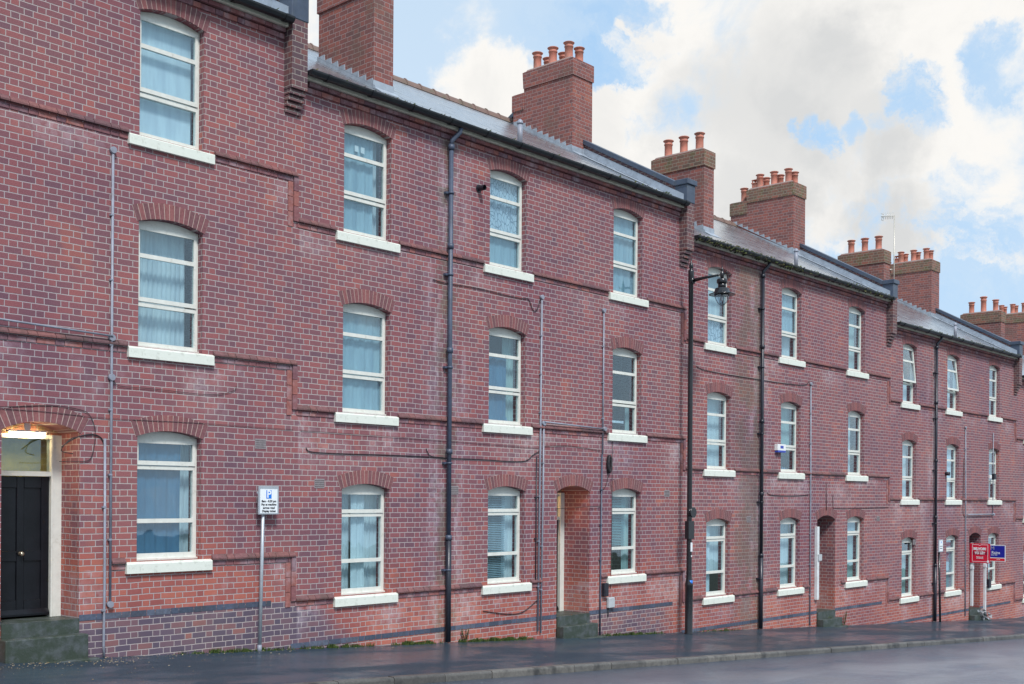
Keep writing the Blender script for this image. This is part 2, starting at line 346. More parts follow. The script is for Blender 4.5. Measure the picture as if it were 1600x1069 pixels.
def tarmac(base, dark, puddle, brown, bd=.02, r0=.5, r1=.33, coat=.8, cr=.16, cb=.02, channel=False):
    def fn(nt, b):
        tc = nt.new('ShaderNodeTexCoord').outputs['Object']
        st = nt.vm('MULTIPLY', tc, (.42, 1., 1.)).outputs[0]
        n1 = nt.noise(st, .9, 6, .62, .6); gr = nt.noise(tc, 95., 3, .7); n2 = nt.noise(tc, 4.5, 5, .65)
        c = nt.mix(nt.step(n1, .40, .62), dark, base)
        c = nt.mix(nt.step(nt.noise(st, .5, 4), .5, .68, 0, .6), c, brown)
        c = nt.mix(1., c, nt.ramp(gr, [(.3, (.6, .6, .6)), (.72, (1.5, 1.5, 1.5))]), 'MULTIPLY')
        if channel:      # damp silt along the kerb, then a wide dark blue band fading outward
            x, y, z = nt.xyz(tc); d = nt.m('SUBTRACT', nt.m('SUBTRACT', -3.41, nt.m('MULTIPLY', x, .015)), y)
            ch = nt.step(nt.m('ADD', d, nt.m('MULTIPLY', nt.m('SUBTRACT', n2, .5), .5)), .30, .04)
            c = nt.mix(nt.m('MULTIPLY', ch, .85), c, (.022, .026, .03))
            c = nt.mix(nt.m('MULTIPLY', nt.step(d, 2.6, .3), .85), c, (.022, .042, .075))
        wet = nt.step(nt.m('ADD', nt.m('MULTIPLY', n1, .7), nt.m('MULTIPLY', n2, .3)), puddle, puddle + .16)
        rg = nt.mixf(wet, r0, r1)
        h = nt.m('MULTIPLY', nt.m('ADD', nt.m('MULTIPLY', gr, .7), nt.m('MULTIPLY', n2, .3)), nt.mixf(wet, 1., .5))
        S(nt, b, color=c, rough=rg, spec=.5, normal=nt.bump(h, bd, 1.), coat=nt.mixf(wet, coat * .1, coat))
        b.inputs['Coat Roughness'].default_value = cr; b.inputs['Coat IOR'].default_value = 1.8 if channel else 1.5; nt.put(b.inputs['Coat Normal'], nt.bump(nt.m('ADD', n2, nt.m('MULTIPLY', gr, .25)), cb, 1.))
    return fn
mat('pavement_tarmac', tarmac((.024, .055, .082), (.012, .032, .052), .44, (.030, .038, .048), .008, .6, .4, coat=.7, cr=.10, cb=.006))
mat('road_tarmac', tarmac((.22, .25, .28), (.13, .16, .20), .30, (.20, .215, .23), .02, .5, .4, 1., .25, .06, True))
mat('kerb_stone', island([(0, (.09, .085, .08)), (.5, (.13, .125, .115)), (1, (.19, .175, .155))], .4, nsc=30, dirt=((.035, .035, .035), .85)))
mat('earth', plain((.07, .075, .05), .95, .3, .3))
mat('grass_green', island([(0, (.035, .07, .015)), (.5, (.06, .11, .025)), (1, (.12, .13, .04))], .7, nsc=10))
mat('moss', island([(0, (.03, .045, .015)), (.6, (.06, .075, .025)), (1, (.10, .085, .045))], .9, nsc=10))
mat('dry_leaf', island([(0, (.30, .20, .10)), (1, (.55, .48, .35))], .8))
mat('rubbish', island([(0, (.05, .06, .07)), (.7, (.22, .24, .26)), (1, (.5, .5, .52))], .45))
mat('plant_leaf', island([(0, (.02, .06, .02)), (1, (.08, .16, .05))], .5))
mat('ceramic_blue', plain((.10, .25, .42), .3, .1, 6))

# ------------------------------------------------------------------ mesh builder
class MB:
    def __init__(s): s.v = []; s.f = []; s.m = []; s.mi = 0; s.sm = []; s.smooth = False
    def face(s, idx): s.f.append(tuple(idx)); s.m.append(s.mi); s.sm.append(s.smooth)
    def add(s, vs, fs):
        b = len(s.v); s.v += [tuple(p) for p in vs]
        for f in fs: s.face([b + i for i in f])
    def box(s, x0, x1, y0, y1, z0, z1, zf=None):
        s.add([(x0, y0, z0), (x1, y0, z0), (x1, y1, z0), (x0, y1, z0), (x0, y0, z1), (x1, y0, z1), (x1, y1, z1), (x0, y1, z1)],
              [(3, 2, 1, 0), (4, 5, 6, 7), (0, 1, 5, 4), (1, 2, 6, 5), (2, 3, 7, 6), (3, 0, 4, 7)])
    def prism(s, poly, axis, a, b):
        """poly: 2D points; axis 'x': (y,z), 'y': (x,z), 'z': (x,y)"""
        def P(p, t): return {'x': (t, p[0], p[1]), 'y': (p[0], t, p[1]), 'z': (p[0], p[1], t)}[axis]
        n = len(poly); k = len(s.v)
        s.v += [P(p, a) for p in poly] + [P(p, b) for p in poly]
        area = sum(poly[i][0] * poly[(i + 1) % n][1] - poly[(i + 1) % n][0] * poly[i][1] for i in range(n))
        flip = (area > 0) == (axis != 'y')
        A = list(range(k, k + n)); B = list(range(k + n, k + 2 * n))
        s.face(A[::-1] if flip else A); s.face(B if flip else B[::-1])
        for i in range(n):
            j = (i + 1) % n; q = [A[i], A[j], B[j], B[i]]
            s.face(q if flip else q[::-1])
    def tube(s, pts, r, n=8, caps=True, radii=None):
        pts = [Vector(p) for p in pts]; k = len(s.v); prev = None
        for i, p in enumerate(pts):
            t = (pts[min(i + 1, len(pts) - 1)] - pts[max(i - 1, 0)]).normalized()
            if prev is None:
                a = Vector((0, 0, 1)) if abs(t.z) < .9 else Vector((1, 0, 0)); a = (a - t * a.dot(t)).normalized()
            else: a = (prev - t * prev.dot(t)).normalized()
            prev = a; b = t.cross(a); rr = radii[i] if radii else r
            for j in range(n): s.v.append(tuple(p + a * (rr * cos(2 * pi * j / n)) + b * (rr * sin(2 * pi * j / n))))
        sm = s.smooth; s.smooth = True
        for i in range(len(pts) - 1):
            for j in range(n):
                q = (j + 1) % n; s.face([k + i * n + j, k + i * n + q, k + (i + 1) * n + q, k + (i + 1) * n + j])
        s.smooth = sm
        if caps:
            s.face([k + j for j in range(n)][::-1]); s.face([k + (len(pts) - 1) * n + j for j in range(n)])
    def lathe(s, prof, cx, cy, n=20, cz=0):
        k = len(s.v)
        for r, z in prof:
            for j in range(n): s.v.append((cx + r * cos(2 * pi * j / n), cy + r * sin(2 * pi * j / n), z + cz))
        sm = s.smooth; s.smooth = True
        for i in range(len(prof) - 1):
            for j in range(n):
                q = (j + 1) % n; s.face([k + i * n + j, k + i * n + q, k + (i + 1) * n + q, k + (i + 1) * n + j])
        s.smooth = sm
        s.face([k + j for j in range(n)][::-1]); s.face([k + (len(prof) - 1) * n + j for j in range(n)])
    def mesh(s, name, mats):
        me = bpy.data.meshes.new(name); me.from_pydata(s.v, [], s.f)
        for m in mats if isinstance(mats, (list, tuple)) else [mats]: me.materials.append(MATS[m])
        me.polygons.foreach_set('material_index', s.m); me.polygons.foreach_set('use_smooth', s.sm); me.update()
        return me
    def build(s, name, mats, parent=None, loc=None):
        return inst(name, s.mesh(name, mats), parent, loc)
def inst(name, me, parent=None, loc=None, rot=None):
    o = bpy.data.objects.new(name, me); COL.objects.link(o)
    if parent is not None: o.parent = parent
    if loc is not None: o.location = loc
    if rot is not None: o.rotation_euler = rot
    return o
def bevel(o, w=.004, seg=1):
    m = o.modifiers.new('bevel', 'BEVEL'); m.width = w; m.segments = seg; m.limit_method = 'ANGLE'; return o
def thing(name, label, cat, loc=(0, 0, 0), group=None):
    o = bpy.data.objects.new(name, None); COL.objects.link(o); o.location = loc; o.empty_display_size = .3
    tag(o, label, cat, group); return o
def tag(o, label=None, cat=None, group=None, kind=None):
    if label: o['label'] = label
    if cat: o['category'] = cat
    if group: o['group'] = group
    if kind: o['kind'] = kind
    return o
def text_mesh(txt, size, material, depth=.0015, bold=0.0, sx=1.):
    c = bpy.data.curves.new('lettering', 'FONT'); c.body = txt; c.size = size; c.align_x = 'CENTER'; c.align_y = 'CENTER'
    c.extrude = depth; c.offset = bold; c.resolution_u = 3
    o = bpy.data.objects.new('lettering', c); COL.objects.link(o); bpy.context.view_layer.update()
    me = bpy.data.meshes.new_from_object(o.evaluated_get(bpy.context.evaluated_depsgraph_get()))
    bpy.data.objects.remove(o); me.materials.clear(); me.materials.append(MATS[material])
    if sx != 1:
        for v in me.vertices: v.co.x *= sx
    return me
def lettering(parts, name, parent, X, origin):
    """join text meshes laid out in the (X, up) plane; parts: (mesh, u, v)"""
    X = Vector(X); Y = Vector((0, 0, 1)); Z = X.cross(Y); o3 = Vector(origin); mb = MB(); mats = []
    for me, u, v in parts:
        mn = me.materials[0].name
        if mn not in mats: mats.append(mn)
        mb.mi = mats.index(mn); base = len(mb.v)
        mb.v += [tuple(o3 + X * (p.co.x + u) + Y * (p.co.y + v) + Z * (p.co.z)) for p in me.vertices]
        for pl in me.polygons: mb.face([base + i for i in pl.vertices])
    return mb.build(name, mats, parent)

# ------------------------------------------------------------------ ground
GA, GB = -.154, -.0584
def zg(x): return GA + GB * x
def ykerb(x): return -3.28 - .0150 * x
X0, X1 = -60., 130.
def sheet(name, y0f, y1f, dz, material, nx=60, kind='structure'):
    mb = MB(); xs = [X0 + (X1 - X0) * i / nx for i in range(nx + 1)]
    for x in xs: mb.v += [(x, y0f(x), zg(x) + dz), (x, y1f(x), zg(x) + dz)]
    for i in range(nx): mb.face([2 * i, 2 * i + 2, 2 * i + 3, 2 * i + 1])
    return tag(mb.build(name, material), kind=kind)
g = MB(); g.add([(-500, -500, zg(-500) - .5), (900, -500, zg(900) - .5), (900, 500, zg(900) - .5), (-500, 500, zg(-500) - .5)], [(0, 1, 2, 3)])
tag(g.build('ground', 'earth'), kind='structure')
sheet('pavement', lambda x: ykerb(x) + .001, lambda x: .02, 0, 'pavement_tarmac')
sheet('road', lambda x: -11.6, lambda x: ykerb(x) - .13, -.10, 'road_tarmac')
sheet('far_pavement', lambda x: -16.5, lambda x: -11.73, 0, 'pavement_tarmac')
for nm, yf in (('kerb', ykerb), ('far_kerb', lambda x: -11.6)):
    mb = MB(); x = X0 + 20
    while x < 95:
        L = .91; a, b_ = x + .006, x + L - .006; y0 = yf(a); y1 = yf(b_); dz = random.uniform(-.004, .006); wob = random.uniform(-.006, .006)
        c = .02 if nm == 'kerb' else -.02
        ya, yb = (y0 - .13 + wob, y1 - .13 + wob)
        if nm == 'kerb': prof = [(0, -.2), (.13, -.2), (.13, .004), (.025, .004), (.006, -.012), (0, -.03)]
        else: prof = [(0, -.2), (.13, -.2), (.13, -.03), (.124, -.012), (.105, .004), (0, .004)]
        k = len(mb.v)
        for xx, yy in ((a, ya), (b_, yb)): mb.v += [(xx, yy + p[0], zg(xx) + p[1] + dz) for p in prof]
        n = 6
        mb.face([k + i for i in range(n)]); mb.face([k + n + i for i in range(n)][::-1])
        for i in range(n): j = (i + 1) % n; mb.face([k + j, k + i, k + n + i, k + n + j])
        x += L
    tag(mb.build(nm, 'kerb_stone'), kind='structure')

# ------------------------------------------------------------------ shared window pieces
W2, RISE, SPR = .515, .088, 1.75
def arc(w, rise, z0, n=14):
    """arc points left to right over half width w"""
    R = (w * w + rise * rise) / (2 * rise); th = math.asin(w / R)
    return [(R * sin(-th + 2 * th * i / n), z0 + R * cos(-th + 2 * th * i / n) - R * cos(th)) for i in range(n + 1)]
def opening(cx, w, zb, zs, rise, n=14):
    return [(cx - w, zb), (cx + w, zb)] + [(cx + p[0], p[1]) for p in arc(w, rise, zs, n)][::-1]
def arch_mesh(w, rise, nb, th=.225):
    R = (w * w + rise * rise) / (2 * rise); t0 = math.asin(w / R) ; zc = rise - R; mb = MB()
    # mortar backing
    mb.mi = 1; n = 24; Ri, Ro = R, R + th; te = t0 + .02
    pts = [(Ri * sin(-te + 2 * te * i / n), zc + Ri * cos(-te + 2 * te * i / n)) for i in range(n + 1)]
    pto = [(Ro * sin(-te + 2 * te * i / n), zc + Ro * cos(-te + 2 * te * i / n)) for i in range(n + 1)]
    for i in range(n): mb.prism([pts[i], pts[i + 1], pto[i + 1], pto[i]], 'y', -.003, .05)
    mb.mi = 0
    for k in range(nb):
        a = -te + 2 * te * (k + .0) / nb; b = -te + 2 * te * (k + 1) / nb
        g1 = .0055 / Ri; g2 = .0065 / Ro; jit = random.uniform(-.003, .003)
        q = [(Ri * sin(a + g1), zc + Ri * cos(a + g1)), (Ri * sin(b - g1), zc + Ri * cos(b - g1)),
             ((Ro + jit) * sin(b - g2), zc + (Ro + jit) * cos(b - g2)), ((Ro + jit) * sin(a + g2), zc + (Ro + jit) * cos(a + g2))]
        mb.prism(q, 'y', -.007 + random.uniform(-.0015, .0015), .02)
    return mb.mesh('window_arch', ['voussoir', 'mortar'])
ARCH = arch_mesh(W2, RISE, 15)
DW, DR = .525, .125
ARCHD = arch_mesh(DW, DR, 15)
def infill(mb):
    a = arc(W2 - .004, RISE - .004, SPR); poly = [(-W2 + .004, SPR - .005)] + a + [(W2 - .004, SPR - .005)]
    mb.prism(poly, 'y', .105, .15)
def frame_upper():
    mb = MB(); infill(mb); w = W2 - .003
    mb.box(-w, -w + .05, .095, .17, .03, SPR); mb.box(w - .05, w, .095, .17, .03, SPR)
    mb.box(-w + .05, w - .05, .095, .17, SPR - .05, SPR - .001); mb.box(-w + .05, w - .05, .096, .17, .03, .085)
    mb.box(-w + .05, w - .05, .094, .17, .585, .64)
    mb.box(-w - .0, w, .055, .17, .004, .03)
    return mb.mesh('window', 'paint_cream')
def frame_ground():
    mb = MB(); infill(mb); w = W2 - .003
    mb.box(-w, -w + .06, .095, .17, .03, SPR); mb.box(w - .06, w, .095, .17, .03, SPR)
    mb.box(-w + .06, w - .06, .095, .17, SPR - .05, SPR - .001); mb.box(-w + .06, w - .06, .096, .17, .03, .10)
    mb.box(-w + .06, w - .06, .094, .17, 1.29, 1.345)
    mb.box(-w + .06, w - .06, .094, .17, .53, .59)
    mb.box(-w, w, .055, .17, .004, .03)
    return mb.mesh('window', 'paint_cream')
def casement(z0, z1, tr=None, yy=.075):
    mb = MB(); w = W2 - .035; b = .045; H = z1 - z0     # origin at the top hinge
    mb.box(-w, -w + b, 0, .05, -H, 0); mb.box(w - b, w, 0, .05, -H, 0)
    mb.box(-w + b, w - b, 0, .05, -.055, 0); mb.box(-w + b, w - b, 0, .05, -H, -H + .06)
    if tr: mb.box(-w + b, w - b, 0, .05, tr - z1 - .03, tr - z1 + .03)
    mb.mi = 1; mb.box(-w + b, w - b, .022, .028, -H + .06, -.055)
    return mb.mesh('casement', ['paint_cream', 'glass'])
FU, FG = frame_upper(), frame_ground()
CU = casement(.655, 1.715, 1.30); CG = casement(1.352, 1.715)
def pane(z0, z1):
    mb = MB(); w = W2 - .05; mb.box(-w, w, .128, .134, z0, z1); return mb.mesh('glass_pane', 'glass')
PU, PG = pane(.08, .59), pane(.09, 1.30)
def sill_mesh():
    mb = MB(); w = .685
    prof = [(.12, -.165), (-.055, -.165), (-.055, -.035), (-.045, -.022), (.0, -.006), (.12, -.0)]
    mb.prism(prof, 'x', -w, w); me = mb.mesh('sill', 'paint_sill'); return me
SILL = sill_mesh()
def curtain(x0, x1, z0, z1, pleats, amp, y=.30, n=60, jit=.5):
    mb = MB(); mb.smooth = True; ph = [random.uniform(-1, 1) for _ in range(8)]
    for i in range(n + 1):
        t = i / n; x = x0 + (x1 - x0) * t
        for k, z in enumerate((z0, (z0 + z1) / 2, z1)):
            a = amp * (1.15 - .3 * k / 2)
            yy = y + a * sin(2 * pi * pleats * t + jit * ph[0] + .8 * sin(5 * t + ph[1] * 3)) + a * .5 * sin(2 * pi * pleats * 2.3 * t + ph[2] * 3)
            mb.v.append((x + .01 * ph[k] * t, yy, z))
    for i in range(n):
        for k in (0, 1): a = i * 3 + k; mb.face([a, a + 3, a + 4, a + 1])
    return mb.mesh('curtain', 'curtain_white')
def add_curtains(win, spec):
    """spec: list of (type, x0, x1, z0, z1[, material])"""
    for s_ in spec:
        ty, x0, x1, z0, z1 = s_[:5]; mt = s_[5] if len(s_) > 5 else None
        if ty == 'pleat':
            me = curtain(x0, x1, z0, z1, max(3, (x1 - x0) * 13), .013); me.materials[0] = MATS[mt or 'curtain_white']; inst('curtain', me, win)
        elif ty == 'net':
            me = curtain(x0, x1, z0, z1, max(2, (x1 - x0) * 5), .008, y=.19); me.materials[0] = MATS[mt or 'lace']; inst('net_or_room_sheet', me, win)  # net curtain, or the dark sheet that stands in for a dim room
        elif ty == 'blind':
            mb = MB(); mb.box(x0, x1, .21, .214, z0, z1); mb.box(x0, x1, .205, .22, z0 - .02, z0); mb.build('roller_blind', mt or 'blind', win)
        elif ty == 'slats':
            mb = MB(); z = z0
            while z < z1:
                mb.add([(x0, .20, z), (x1, .20, z), (x1, .235, z + .018), (x0, .235, z + .018)], [(0, 1, 2, 3)])
                z += .034
            mb.build('slatted_blind', mt or 'slat', win)
        elif ty == 'plant':
            mb = MB(); cx = (x0 + x1) / 2; mb.mi = 1; mb.lathe([(.045, 0), (.06, .1), (.055, .1)], cx, .26, 12, z0); mb.mi = 0
            for i in range(40):
                a = random.uniform(0, 2 * pi); l = random.uniform(.06, .5 * (x1 - x0)); h = random.uniform(.02, z1 - z0 - .1)
                p = Vector((cx + cos(a) * l * .8, .26 + sin(a) * .03, z0 + .1 + h)); d = Vector((cos(a), .2 * sin(a), random.uniform(-.5, .6))).normalized() * .06
                q = d.cross(Vector((0, 1, 0))).normalized() * .018
                mb.add([p - d, p + q, p + d, p - q], [(0, 1, 2, 3)])
            mb.build('pot_plant', ['plant_leaf', 'ceramic_blue'], win)
        elif ty == 'things':
            mb = MB()
            for i in range(6):
                xx = x0 + (x1 - x0) * (i + .5) / 6; h = random.uniform(.05, .16); mb.lathe([(.02, 0), (.028, .01), (.028, h * .6), (.012, h * .75), (.012, h)], xx, .24, 10, z0)
            mb.build('bottle_row', 'ceramic_blue', win)
        elif ty == 'paper':
            mb = MB()
            for i in range(2): mb.box(x0 + i * .13, x0 + i * .13 + .08, .140, .142, z0, z0 + .1)
            mb.build('paper_note', 'white_plastic', win)

CUR = {}
CUR['A'] = {(2, 2): [('blind', -.5, .44, .05, 1.8)], (2, 1): [('pleat', -.5, .42, .0, 1.8)], (2, 0): [('pleat', .27, .5, .0, 1.8, 'curtain_white'), ('net', -.5, .3, 0, 1.8, 'dark_room_sheet')]}
CUR['B'] = {(0, 2): [('net', -.5, .28, 0, 1.8, 'curtain_blue'), ('pleat', .18, .46, 0, 1.8), ('paper', -.15, 0, 1.42, 0)], (0, 1): [('net', -.5, .5, 0, 1.8, 'curtain_blue'), ('pleat', -.22, .32, 0, 1.8)],
            (0, 0): [('pleat', -.5, -.1, 0, 1.75), ('net', -.15, .15, 0, 1.75, 'curtain_white'), ('pleat', .05, .5, 0, 1.8)],
            (1, 2): [('net', -.5, .5, .62, 1.8), ('net', -.5, .5, 0, .62, 'curtain_blue')], (1, 1): [('pleat', .2, .5, 0, 1.8, 'curtain_green'), ('plant', -.5, -.15, 0.02, .5), ('things', -.2, .3, .03, 0), ('net', -.5, .2, .0, 1.3, 'dark_room_sheet')],
            (1, 0): [('slats', -.5, .22, .05, 1.75, 'curtain_blue'), ('pleat', .22, .5, 0, 1.8)],
            (2, 2): [('net', -.5, .5, 0, 1.8, 'curtain_blue'), ('pleat', -.5, .2, .6, 1.8)], (2, 1): [('pleat', .38, .5, 0, .6, 'curtain_green'), ('blind', -.5, .2, .26, .29)],
            (2, 0): [('slats', -.5, .28, .62, 1.75), ('pleat', .28, .5, 0, 1.8, 'curtain_green'), ('plant', -.45, -.05, .03, .4)]}
CUR['C'] = {(0, 2): [('net', -.5, .5, 0, .62, 'lace'), ('pleat', -.5, .5, .6, 1.8, 'curtain_white')], (0, 1): [('pleat', -.5, .5, 0, 1.8, 'curtain_white')], (0, 0): [('blind', -.5, 0, 0, 1.8), ('pleat', -.02, .5, .55, 1.8)],
            (1, 2): [('net', -.5, .5, .6, 1.8, 'curtain_blue'), ('pleat', .1, .5, 0, .7)], (1, 1): [('pleat', -.2, .5, .6, 1.8, 'curtain_green'), ('things', -.3, .3, .03, 0)], (1, 0): [('pleat', -.3, .5, 0, 1.8)],
            (2, 2): [('pleat', -.3, .5, 0, 1.8, 'curtain_green')], (2, 1): [('pleat', -.5, .3, 0, 1.8)], (2, 0): [('pleat', -.5, .5, 0, 1.3, 'curtain_green'), ('blind', -.5, .5, 1.3, 1.8, 'curtain_blue')]}
CUR['D'] = {(0, 2): [('pleat', .1, .5, 0, .7)], (0, 1): [('pleat', -.5, .5, 0, 1.8), ], (0, 0): [('pleat', -.5, .5, 0, 1.3, 'curtain_green')], (1, 2): [('pleat', -.5, .5, 0, 1.8)], (1, 1): [('blind', -.5, .5, 0, 1.8)], (1, 0): [('net', -.5, .5, 0, 1.8, 'curtain_blue')],
            (2, 2): [('pleat', -.5, .4, 0, 1.8)], (2, 1): [('net', -.5, .1, 0, 1.8, 'curtain_green')], (2, 0): [('pleat', -.5, .5, 0, 1.8, 'curtain_green')]}
CUR['E'] = {}
WREL = [12.62 - 11.21, 16.10 - 11.21, 19.895 - 11.21]      # window centres in a house
ZW = [-.03, 2.968, 5.915]                                  # sill tops in a house

HW = 10.94; TN = .555; ZR0 = 8.33; YR = 4.95; YB = 9.95
def zroof(y): return ZR0 + TN * y if y <= YR else ZR0 + TN * (2 * YR - y)
PIPE = 3.27
def brick_run(mb, x0, x1, z0, z1, yout, yin, chamfer=False, joint=.009):
    """a row of separate bricks laid end to end (stretcher, header)"""
    x = x0; k = 0
    while x < x1 - .02:
        L = .248 if k % 2 == 0 else .131
        e = min(x + L, x1)
        yy = yout + random.uniform(-.002, .002)
        if chamfer: mb.prism([(yin, z0), (yy, z0), (yy, z0 + .022), (-.001, z1), (yin, z1)], 'x', x + joint / 2, e - joint / 2)
        else: mb.box(x + joint / 2, e - joint / 2, yy, yin, z0 + .003, z1 - .004)
        x = e; k += 1

def house(key, i, zb, label, doorshift=0., small_y=1.03, small_x=2.29, big_y=(2.78, 4.35, 4.8), pots_dy=0., color=(1, 1, 1, 1), lamp=False, pipemat='pipe_blue', mossy=False, darkcap=False, stacktop=11.0, has_small=True, open_casements=()):
    x0 = 11.21 + HW * (i - 1)
    H = thing('terrace_house', label, 'house', (x0, 0, zb), 'stepped brick terrace houses along the pavement')
    def part(mb, name, mats, lab=None, parent=H):
        o = mb.build(name, mats, parent)
        if lab: o['label'] = lab
        return o
    zgl = lambda x: zg(x0 + x) - zb
    d0, d1 = 6.90 + doorshift - DW, 6.90 + doorshift + DW; dc = (d0 + d1) / 2
    YD = .50 if key == 'A' else .67
    # --- front wall with reveals
    holes = [(cx, W2, ZW[f], ZW[f] + SPR, RISE, .32) for cx in WREL for f in range(3)] + [(dc, DW, -.78, 1.72, DR, YD + .12)]
    mb = MB(); polys = [[Vector((a, b, 0)) for a, b in [(0, -3.4), (HW, -3.4), (HW, 8.2), (0, 8.2)]]]
    ops = [opening(*h[:5]) for h in holes]
    polys += [[Vector((a, b, 0)) for a, b in op] for op in ops]
    flat = [p for pl in polys for p in pl]; k = len(mb.v); mb.v += [(p.x, 0., p.y) for p in flat]
    for tri in geometry.tessellate_polygon(polys):
        a, b, c = [flat[t] for t in tri]
        cr = (b - a).cross(c - a).z
        mb.face([k + t for t in (tri if cr > 0 else tri[::-1])])
    for h, op in zip(holes, ops):
        n = len(op); k = len(mb.v); mb.v += [(p[0], 0., p[1]) for p in op] + [(p[0], h[5], p[1]) for p in op]
        for a in range(n):
            b = (a + 1) % n; mb.face([k + a, k + b, k + n + b, k + n + a])
    # back, left and cross walls
    wl = part(mb, 'wall', 'brick'); wl.color = color
    mb = MB(); mb.box(0.001, HW - .001, YB - .3, YB, -3.4, zroof(YB)); part(mb, 'back_wall', 'brick_stack')
    # --- interior floors and partition
    mb = MB(); mb.box(.3, HW - .35, 3.2, 3.3, -3, 8.1)
    for z in (-.9, 2.35, 5.25, 8.25): mb.box(.3, HW - .35, .4, 3.2, z - .06, z)
    for x in (2.9, 5.9, 7.9): mb.box(x - .05, x + .05, .7, 3.2, -3, 8.1)
    part(mb, 'interior', 'interior')
    # --- party wall at the downhill end, carrying pier and parapet
    yf = -.20
    prof = [(0.001, -3.4), (YB + .05, -3.4), (YB + .05, zroof(YB) + .2), (YR, zroof(YR) + .27), (.12, zroof(.12) + .27), (yf, zroof(.12) + .27), (yf, 7.20), (.001, 7.20)]
    mb = MB(); mb.prism(prof, 'x', 10.625, 10.925)
    for k in range(4): mb.box(10.63, 10.92, yf * (.80 - .2 * k), .0, 7.20 - .088 * (k + 1) + .006, 7.20 - .088 * k - .012)
    pw = part(mb, 'party_wall', 'brick_pier')
    mb = MB(); top = [(yf - .05, zroof(.12) + .27), (.12, zroof(.12) + .27), (YR, zroof(YR) + .27), (YB + .08, zroof(YB) + .2)]
    up = [(a, b + .12) for a, b in top]
    for k in range(3):
        ys = [top[k], top[k + 1], up[k + 1], up[k]]; mb.prism(ys, 'x', 10.575, 10.975)
    mb.box(10.611, 10.939, yf - .012, .12, zroof(.12) - .13, zroof(.12) + .268)          # leaded head of the pier
    bevel(part(mb, 'coping', 'coping', parent=pw), .01)
    mb = MB(); a = .012
    mb.prism([(-.15, zroof(-.15) + a), (YR - .05, zroof(YR - .05) + a), (YR - .05, zroof(YR - .05) + a + .012), (-.15, zroof(-.15) + a + .012)], 'x', 10.25, 10.622)
    for k in range(4):
        y = .6 + k * 1.2; mb.box(10.25, 10.622, y, y + .03, zroof(y) + a, zroof(y) + a + .035)
    mb.prism([(-.12, zroof(-.12) + .03), (YR, zroof(YR) + .03), (YR, zroof(YR) + .19), (-.12, zroof(-.12) + .19)], 'x', 10.605, 10.622)
    part(mb, 'lead_flashing', 'lead')
    if i == 0:
        mb = MB(); mb.prism([(0.001, -3.4), (YB, -3.4), (YB, zroof(YB)), (YR, zroof(YR)), (0.001, zroof(0))], 'x', -.3, .0); part(mb, 'gable_wall', 'brick_stack')
    # --- roof
    mb = MB()
    mb.prism([(-.24, zroof(-.24)), (YR, zroof(YR)), (YB + .2, zroof(YB + .2)), (YB + .2, zroof(YB + .2) - .05), (YR, zroof(YR) - .06), (-.24, zroof(-.24) - .025)], 'x', .0, 10.62)
    rf = part(mb, 'roof', 'slate')
    mb = MB(); x = .02
    while x < 10.55:
        L = min(.45, 10.58 - x); z = zroof(YR) + .0
        q = [(YR - .15, z - .07), (YR - .10, z + .03), (YR - .04, z + .085), (YR + .04, z + .085), (YR + .10, z + .03), (YR + .15, z - .07)]
        mb.prism(q, 'x', x, x + L - .03)
        qq = [(YR + (a - YR) * 1.12, z + (b - z) * 1.2 + .005) for a, b in q]; mb.prism(qq, 'x', x + L - .05, x + L - .002)
        x += L
    part(mb, 'ridge_tiles', 'ridge_clay', parent=rf)
    # vent pipe on the roof, about half way along
    mb = MB(); zz = zroof(.12); mb.tube([(5.33, .12, zz - .05), (5.33, .12, zz + .40)], .05, 12); mb.lathe([(.062, 0), (.062, .02), (.05, .06), (.02, .09)], 5.33, .12, 12, zz + .38)
    mb.box(5.18, 5.48, -.1, .35, zroof(-.1) + .005, zroof(-.1) + .02) if False else None
    part(mb, 'roof_vent_pipe', 'pipe_grey', parent=rf)
    # --- cornice: two corbelled courses, fascia, gutter
    mb = MB(); brick_run(mb, .02, 10.61, 7.965, 8.045, -.034, .0); brick_run(mb, .12, 10.61, 8.062, 8.13, -.075, .0)
    part(mb, 'cornice', 'course_brick')
    mb = MB(); mb.box(.01, 10.61, -.12, .0, 8.135, 8.195); mb.box(.01, 10.60, -.14, -.1205, 8.128, 8.225)
    part(mb, 'fascia', 'fascia')
    mb = MB(); mb.smooth = True; n = 10; r = .086; cy, cz = -.225, 8.238
    xs = [.0, 10.60]; ring = [(cy + r * cos(pi + pi * k / n), cz + r * sin(pi + pi * k / n)) for k in range(n + 1)]
    ringi = [(cy + (r - .008) * cos(pi + pi * k / n), cz + (r - .008) * sin(pi + pi * k / n)) for k in range(n + 1)]
    for q in range(n):
        mb.smooth = False; mb.prism([ring[q], ring[q + 1], ringi[q + 1], ringi[q]], 'x', xs[0], xs[1])
    mb.smooth = False
    for xe in (0.0, 10.6): mb.prism([(a, b) for a, b in ring], 'x', xe - .004, xe + .004)
    x = .35
    while x < 10.5:      # joint collars and brackets
        for q in range(n):
            o1 = [(cy + (r + .012) * cos(pi + pi * t / n), cz + (r + .012) * sin(pi + pi * t / n)) for t in (q, q + 1)]
            mb.prism([o1[0], o1[1], ring[q + 1], ring[q]], 'x', x - .03, x + .03)
        x += .92
    gt = part(mb, 'gutter', 'gutter_black')
    mb = MB()                                                                              # moss on slates' edge and in the gutter
